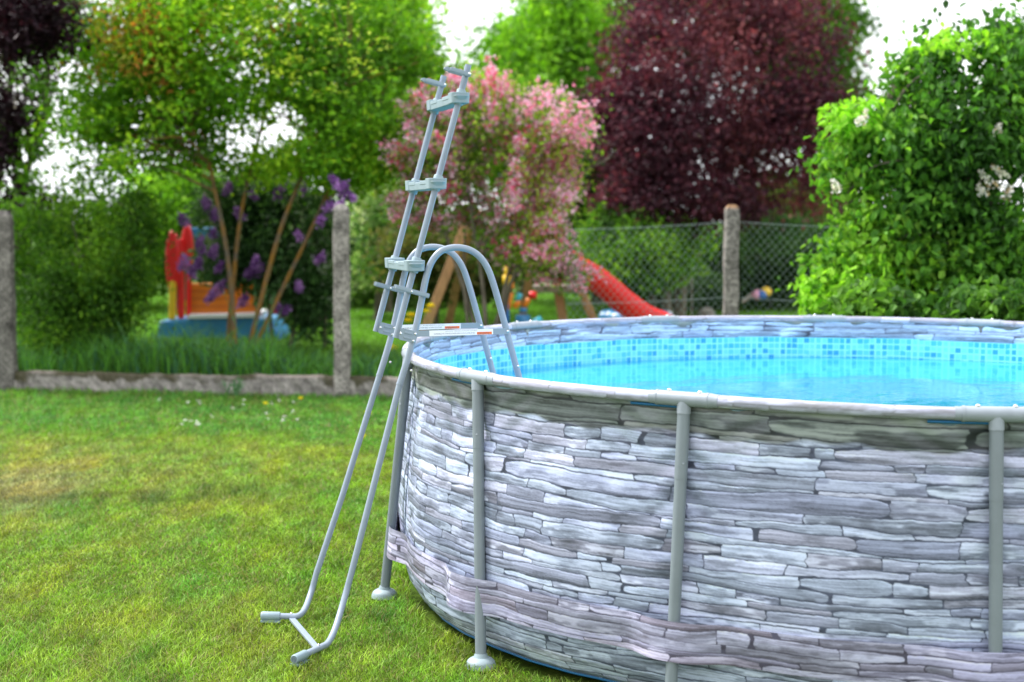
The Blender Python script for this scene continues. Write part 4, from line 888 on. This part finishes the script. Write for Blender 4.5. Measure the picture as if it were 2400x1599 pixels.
# chain link from the tall post to the right
XA, XB = -1.79, 7.0; xm = (1713-1200)/FPX*14.86
def topz(x):
    a, b_ = (XA, xm) if x < xm else (xm, XB); t = (x-a)/(b_-a); return 1.845-.085*4*t*(1-t)
fence = empty('chain_link_fence', None, 'green wire chain-link fence between the concrete posts', 'fence'); fy = .06
ca_f = math.cos(math.atan(-.16)); 
def wires(x0, x1, name):
    b = MB(); pitch = .074; zb = .26
    V = []; F = []
    def seg(xa_, za_, xb_, zb_, y_):
        r = .0021; b0 = len(V)
        for (x, z) in ((xa_, za_), (xb_, zb_)):
            yy = fence_y(x)-fy+y_
            V.extend([(x-r, yy, z), (x, yy-r, z+r), (x+r, yy, z)])
        F.extend([(b0, b0+1, b0+4, b0+3), (b0+1, b0+2, b0+5, b0+4), (b0+2, b0, b0+3, b0+5)])
    cols = int((x1-x0)/pitch); hgt = pitch*.60
    for i in range(cols+1):
        x = x0+i*pitch; tz = topz(x); rows_ = int((tz-zb)/hgt)
        z = tz
        for j in range(rows_):
            s_ = 1 if j % 2 == 0 else -1
            z2 = z-hgt
            # each strand zig-zags; neighbours mirror it to close the diamonds
            w_ = pitch/2
            xa_, xb_ = (x, x+w_) if j % 2 == 0 else (x+w_, x)
            seg(xa_, z, xb_, z2, .002)
            xa_, xb_ = (x+pitch, x+w_) if j % 2 == 0 else (x+w_, x+pitch)
            seg(xa_, z, xb_, z2, -.002); z = z2
    mesh_np(name, np.array(V), np.array(F), M['wire'], fence)
wires(.55, xm-.09, 'wire_mesh'); wires(xm+.09, XB, 'wire_mesh')
for x0, x1 in ((.55, xm), (xm, XB)):
    for kz in (0, -.75):
        b = MB(); xx = np.linspace(x0, x1, 30); b.tube([(x, fence_y(x)-fy, topz(x)+kz) for x in xx], .0025, 6); b.build('tension_wire', M['wire'], fence)

# ------------------------------------------------------------------ toys in the neighbour's garden
def K(Y): return Y/FPX
# playhouse
YP = 21.2; ph = empty('toy_playhouse', None, 'plastic toy playhouse with blue tub base, orange wall and red arched doors', 'playhouse'); pb = at(505, 800, YP); pb[2] = FZ; ph.location = pb
def q_(px, py, dy=0): return at(px, py, YP+dy)-pb
def slab(name, outline_px, dy0, th_, m, parent=ph, bev=.02):
    pts = [q_(x, y, dy0) for x, y in outline_px]; n = len(pts); V = pts+[p+np.array([0, th_, 0]) for p in pts]
    b = MB(); b.add(V, [tuple(range(n)), tuple(range(2*n-1, n-1, -1))]+[(i, i+n, (i+1) % n+n, (i+1) % n) for i in range(n)]); return b.build(name, m, parent, bevel=bev)
slab('tub_base', [(366, 790), (372, 752), (440, 746), (600, 743), (628, 748), (655, 780), (662, 806), (366, 806)], -.1, 1.0, M['toyblue'], bev=.05)
slab('tub_rim', [(440, 748), (440, 738), (600, 735), (600, 745)], -.14, 1.05, M['white'], bev=.01)
slab('orange_wall', [(436, 738), (436, 664), (600, 664), (600, 738)], .15, .06, M['orange'])
for yy in (682, 700, 718): slab('wall_groove', [(438, yy+1.5), (438, yy-1.5), (598, yy-1.5), (598, yy+1.5)], .135, .014, mat('dark_orange_plastic', (.5, .11, .005), .5), bev=.003)
def arch_out(x0, x1, yt, yb, n=12):
    cx, rx = (x0+x1)/2, (x1-x0)/2; return [(x0, yb)]+[(cx-rx*math.cos(t), yt+(yb-yt)*.36*(1-math.sin(t))) for t in np.linspace(0, math.pi, n)]+[(x1, yb)]
slab('arched_door', [(403+17*math.cos(t), 612+74*math.sin(t)) for t in np.linspace(0, 6.28, 20, endpoint=False)], -.05, .10, M['red'], bev=.035); slab('arched_door', [(437+15*math.cos(t), 582+56*math.sin(t)) for t in np.linspace(0, 6.28, 20, endpoint=False)], .05, .10, M['red'], bev=.035)
slab('red_post', [(416, 748), (416, 560), (428, 560), (430, 748)], -.02, .08, M['red']); slab('red_post', [(436, 748), (436, 600), (447, 600), (445, 748)], .08, .08, M['red'])
slab('red_post', [(628, 742), (622, 690), (636, 640), (646, 660), (648, 735)], .0, .3, M['red'])
slab('yellow_post', [(394, 750), (396, 664), (402, 656), (412, 662), (410, 750)], -.06, .06, M['yellow'])
slab('roof_beam', [(440, 560), (440, 534), (600, 534), (600, 558)], .1, .5, M['toyblue'])
b = MB(); c0 = q_(580, 569, -.1); b.dome(c0, 13*K(YP), (0, 0, 1), 12*K(YP), 14, 6); b.dome(c0, 13*K(YP), (0, 0, -1), 12*K(YP), 14, 6); b.build('red_knob', M['red'], ph)

# slide on its wooden tower / swing frame
YS_ = 21.0; sw = empty('wooden_swing_frame', None, 'wooden play frame with slanted A-legs and platform board behind the pink weigela', 'play frame'); sb = at(1190, 790, YS_+.4); sb[2] = FZ; sw.location = sb
def beam(name, a, c, wd, m, parent, org, th_=None):
    a, c = np.asarray(a)-org, np.asarray(c)-org; d = nrm(c-a); s1 = nrm(np.cross(d, [0, 1, 0])); b = MB(); b.box((a+c)/2, d*np.linalg.norm(c-a)/2, s1*wd/2, np.array([0, 1, 0])*(th_ or wd)/2); return b.build(name, m, parent, bevel=.008)
def gp(px, py, Y):
    p = at(px, py, Y); return p
def ground_leg(px, Y):
    X_ = (px-1200)/FPX*Y; return np.array([X_, Y, FZ-.05])
beam('leg', gp(1100, 505, 21.4), ground_leg(982, 21.0), .13, M['wood'], sw, sb); beam('leg', gp(1105, 505, 21.6), ground_leg(1045, 22.6), .12, M['wood'], sw, sb)
beam('leg', gp(1278, 505, 21.3), ground_leg(1330, 20.9), .13, M['wood'], sw, sb); beam('leg', gp(1270, 505, 21.7), ground_leg(1215, 22.6), .12, M['wood'], sw, sb)
beam('top_beam', gp(1085, 502, 21.5), gp(1300, 502, 21.5), .12, M['wood'], sw, sb)
beam('leg', gp(1360, 676, 21.6), ground_leg(1412, 21.6), .12, M['wood'], sw, sb)
beam('platform_board', gp(1250, 676, 21.2), gp(1370, 676, 21.2), .10, M['greywood'], sw, sb, .5)
# slide
pts_px = [(1246, 572), (1270, 587), (1302, 620), (1345, 648), (1377, 665), (1409, 688), (1441, 718), (1474, 742), (1508, 766), (1553, 782)]
P = smooth_path([at(px, py, YS_-.5+.0*i) for i, (px, py) in enumerate(pts_px)], 2); b = MB(); V = []; wS = .27; hS = .27
T = np.gradient(P, axis=0); T /= np.linalg.norm(T, axis=1)[:, None]; Nn = np.cross(T, [0, 1, 0]); Nn *= np.sign(Nn[:, 2:3])
pr = [(-wS-.03, hS), (-wS, hS+.02), (-wS+.02, hS-.02), (-wS+.05, .02), (0, 0), (wS-.05, .02), (wS-.02, hS-.02), (wS, hS+.02), (wS+.03, hS), (wS-.01, -.05), (-wS+.01, -.05)]
so3 = at(1590, 790, YS_-.5); so3[2] = FZ
for i in range(len(P)):
    for (y_, z_) in pr: V.append(P[i]-so3+np.array([0, y_, 0])+Nn[i]*z_)
k = len(pr); F = [(i*k+j, i*k+(j+1) % k, (i+1)*k+(j+1) % k, (i+1)*k+j) for i in range(len(P)-1) for j in range(k)]
slide = empty('slide', None, 'bright red wavy plastic slide descending behind the pool', 'slide'); slide.location = so3
b.add(V, F, True); b.build('chute', M['red'], slide)
b = MB(); q = P[0]-so3; b.box(q+np.array([-.10, 0, .06]), (.16, 0, 0), (0, wS+.03, 0), (0, 0, .13)); b.build('slide_top', M['red'], slide, bevel=.03)
# paddling pool (two inflated rings)
pp = empty('paddling_pool', None, 'small inflatable blue and white paddling pool behind the red slide', 'paddling pool'); c0 = at(1490, 790, 22.6); c0[2] = FZ; pp.location = c0
for z_, m_, nm in ((.09, M['deepblue'], 'lower_ring'), (.24, M['toyblue'], 'upper_ring')):
    th = np.linspace(0, 2*np.pi, 49); b = MB(); b.tube([(.47*math.cos(t), .47*math.sin(t), z_) for t in th], .095, 14, cap=False); b.build(nm, m_, pp)
for i in range(10):
    t = -2.9+i*.3; b = MB(); b.dome((.52*math.cos(t), .52*math.sin(t), .29+.01*(i % 2)), .05, (math.cos(t)*.6, math.sin(t)*.6, 1), .03, 10, 4); b.build('white_patch', M['white'], pp)
# upright toys beside the frame
YT = 20.4
def toy(label, px, py_bottom, parts, name='plastic_toy'):
    o0 = at(px, py_bottom, YT); o0[2] = FZ; r_ = empty(name, None, label, 'toy'); r_.location = o0
    for nm, m_, a, c, wd in parts:
        pa, pc = at(a[0], a[1], YT)-o0, at(c[0], c[1], YT)-o0; b = MB(); b.tube([pa, pa*.97+pc*.03, pa*.03+pc*.97, pc], [wd*.75*K(YT), wd*K(YT), wd*K(YT), wd*.75*K(YT)], 14); b.build(nm, m_, r_)
    return r_
tw = toy('toy tower with yellow pointed roof and orange band', 1190, 800, [('roof', M['yellow'], (1188, 648), (1188, 625), 6), ('roof_base', M['yellow'], (1188, 668), (1188, 645), 10), ('band', M['orange'], (1185, 672), (1205, 668), 9), ('column', M['deepblue'], (1186, 780), (1186, 682), 8)])
toy('orange plastic post of the toy stand', 1196, 800, [('bar', M['orange'], (1192, 725), (1198, 685), 6)], 'toy_bar')
toy('toy bars in orange and teal leaning to the right', 1212, 800, [('bar', M['orange'], (1206, 722), (1216, 704), 7), ('bar', M['teal'], (1212, 706), (1220, 688), 7)], 'toy_bar')
toy('orange arm with a red knob on the toy stand', 1240, 800, [('bar', M['orange'], (1228, 720), (1240, 700), 6), ('knob', M['red'], (1240, 692), (1258, 692), 9)], 'plastic_toy')
toy('blue plastic toy figure beside a teal block', 1228, 800, [('head', M['toyblue'], (1226, 732), (1226, 722), 9), ('body', M['toyblue'], (1226, 800), (1226, 738), 17), ('block', M['teal'], (1250, 762), (1272, 752), 13)], 'toy_figure')
# small pinwheel flower
pw = empty('garden_pinwheel', None, 'garden pinwheel with white, pink, orange and yellow petals behind the fence', 'pinwheel'); Yw = 24.6; o0 = at(1622, 720, Yw); o0[2] = FZ; pw.location = o0; hub = at(1622, 608, Yw)-o0
b = MB(); b.tube([(0, .03, 0), hub+np.array([0, .03, 0])], .008, 6); b.build('stick', M['greywood'], pw)
for i, m_ in enumerate((M['white'], M['pinkp'], M['yellow'], M['white'], M['orange'], M['pinkp'])):
    t = 1.8+i*1.047; b = MB(); d = np.array([math.cos(t), 0, math.sin(t)]); e = np.array([-d[2], 0, d[0]]); b.prism([(.055*math.cos(s)*1.2, .042*math.sin(s)) for s in np.linspace(0, 6.28, 12, endpoint=False)], hub+d*.10+np.array([0, -.01, 0]), d, e, (0, 1, 0), -.012, .012); b.build('petal', m_, pw, bevel=.004)
# white ball flower head
b = MB(); q = at(1571, 634, 24.8); b.dome(q, .06, (0, 0, 1), .055, 12, 5); b.dome(q, .06, (0, 0, -1), .055, 12, 5); b.tube([(q[0], q[1], FZ), q], .006, 6); o = b.build('round_blossom', M['white']); tag(o, 'single pale round blossom left of the pinwheel', 'flower')
# stones edging the bed
def rock(px, py, Y, s, m_, label, grp=None, nm='edging_stone', squash=.6):
    import random as _r
    q = at(px, py, Y); q[2] = FZ; n = 10; V = []; F = []
    for j in range(6):
        t = math.pi*j/5-math.pi/2
        for k2 in range(n):
            p = 2*math.pi*k2/n; r = s*(1+.14*math.sin(3*p+px)+.10*math.sin(2*t+p*2+px)); V.append((r*math.cos(t)*math.cos(p), r*.7*math.cos(t)*math.sin(p), s*squash*(1+math.sin(t))*.95-.02))
    for j in range(5):
        for k2 in range(n): F.append((j*n+k2, j*n+(k2+1) % n, (j+1)*n+(k2+1) % n, (j+1)*n+k2))
    b = MB(); b.add(V, F, True); o = b.build(nm, m_); o.location = q; return tag(o, label, 'stone', grp)
names = ['leftmost reddish edging stone of the flower bed behind the fence', 'second reddish edging stone from the left along the flower bed', 'reddish edging stone below the pinwheel', 'reddish edging stone in front of the grey boulder', 'reddish edging stone just left of the chain-link concrete post', 'pale edging stone right of the chain-link concrete post']
for i, px in enumerate((1588, 1610, 1632, 1655, 1680, 1748)): rock(px, 708, 24.6, .10+.02*(i % 2), M['brick'] if i < 5 else M['rock'], names[i], 'edging stones of the flower bed')
rock(1657, 700, 24.9, .17, M['rock'], 'grey boulder in the flower bed behind the fence', nm='boulder', squash=.85)
# broom-like stick with ball
o0 = at(1740, 706, 23.6); q1 = at(1778, 682, 23.6); b = MB(); b.box((o0+q1)/2, (q1-o0)/2, (0, .04, 0), (0, 0, .03)); o = b.build('wooden_plank', M['greywood']); tag(o, 'short wooden plank leaning right of the chain-link concrete post', 'plank')
bl = empty('toy_ball', None, 'blue, yellow and pink ball at the end of the leaning plank', 'ball'); q = at(1786, 692, 23.4); bl.location = q
for nm, m_, off in (('blue_panel', M['deepblue'], (0, 0, 0)), ('yellow_panel', M['yellow'], (.07, .03, .05)), ('pink_panel', M['pinkp'], (-.07, .02, .0))):
    b = MB(); b.dome(off, .085, (0, -.2, 1), .08, 14, 6); b.dome(off, .085, (0, .2, -1), .08, 14, 6); b.build(nm, m_, bl)
# crate behind the lilac
cr_ = empty('plastic_crate', None, 'dark green slotted plastic crate under the left of the white lilac', 'crate'); Yc = 12.9; o0 = at(1935, 790, Yc); o0[2] = 0; cr_.location = o0
zt = at(1935, 684, Yc)[2]; hw = 46*K(Yc)
for i in range(5):
    z_ = zt-.015-i*.072; b = MB(); b.box((0, -.16, z_), (hw, 0, 0), (0, .008, 0), (0, 0, .020)); b.build('slat', M['crate'], cr_, bevel=.003)
for x_ in (-hw, 0, hw*.45, hw): 
    b = MB(); b.box((x_, -.165, zt/2), (.022 if x_ != hw*.45 else .05, 0, 0), (0, .010, 0), (0, 0, zt/2-.002)); b.build('corner_post', M['crate'], cr_, bevel=.003)
b = MB(); b.box((0, .16, zt/2), (hw, 0, 0), (0, .008, 0), (0, 0, zt/2-.01)); b.build('back_panel', M['crate'], cr_)
# dandelions
def dandelion(p, hgt, label, s=.018):
    r_ = empty('dandelion', None, label, 'flower', 'dandelions in the grass'); r_.location = p
    b = MB(); b.tube([(0, 0, 0), (0.005, 0, hgt)], .003, 5); b.build('stem', mat('dandelion_stem', (.1, .2, .05), .6), r_)
    P = rng.normal(0, s*.45, (60, 3)); P[:, 2] = P[:, 2]*.35+hgt; V, F, c = leaves(P, s*.8, [(.85, .60, .02), (.85, .50, .01)], up=1.5); mesh_np('bloom', V, F, M['petal'], r_, c)
for px, py, lab_ in ((622, 956, 'dandelion in the lawn below the wall, leftmost of two near each other'), (705, 944, 'dandelion in the lawn below the tall concrete post'), (850, 1035, 'dandelion in the lawn left of the pool leg'), (862, 978, 'dandelion in the lawn close to the ladder leg')):
    dandelion(on_z(px, py, .02), .05, lab_, .022)
for px, py, lab_ in ((965, 738, 'tallest yellow flower seen between the ladder rails'), (958, 750, 'lower yellow flower between the ladder rails'), (1000, 728, 'yellow flower right of the ladder handrail'), (1008, 716, 'small upper yellow flower right of the ladder handrail'), (918, 812, 'lone yellow flower in the grass between the ladder and the tall post')):
    q = at(px, py, 18.3); dandelion(np.array([q[0], q[1], FZ]), max(.06, q[2]-FZ), lab_, .045)
# daisies scattered in the lush strip
x = rng.uniform(-3.6, -1.6, 45); y = rng.uniform(12.9, 14.9, 45); k = (sn(np.stack([x, y], -1), 1.2, 3) > .0) & (y < fence_y(x)-.15); x, y = x[k], y[k]; n = len(x)
P = np.repeat(np.stack([x, y, np.full(n, .055)], 1), 8, 0)+rng.normal(0, .006, (n*8, 3)); V, F, c = leaves(P, .018, [(.8, .8, .78)], up=2)
tag(mesh_np('daisies', V, F, M['petal'], None, c), 'tiny white daisies scattered in the lush strip of lawn', 'flowers', kind='stuff')
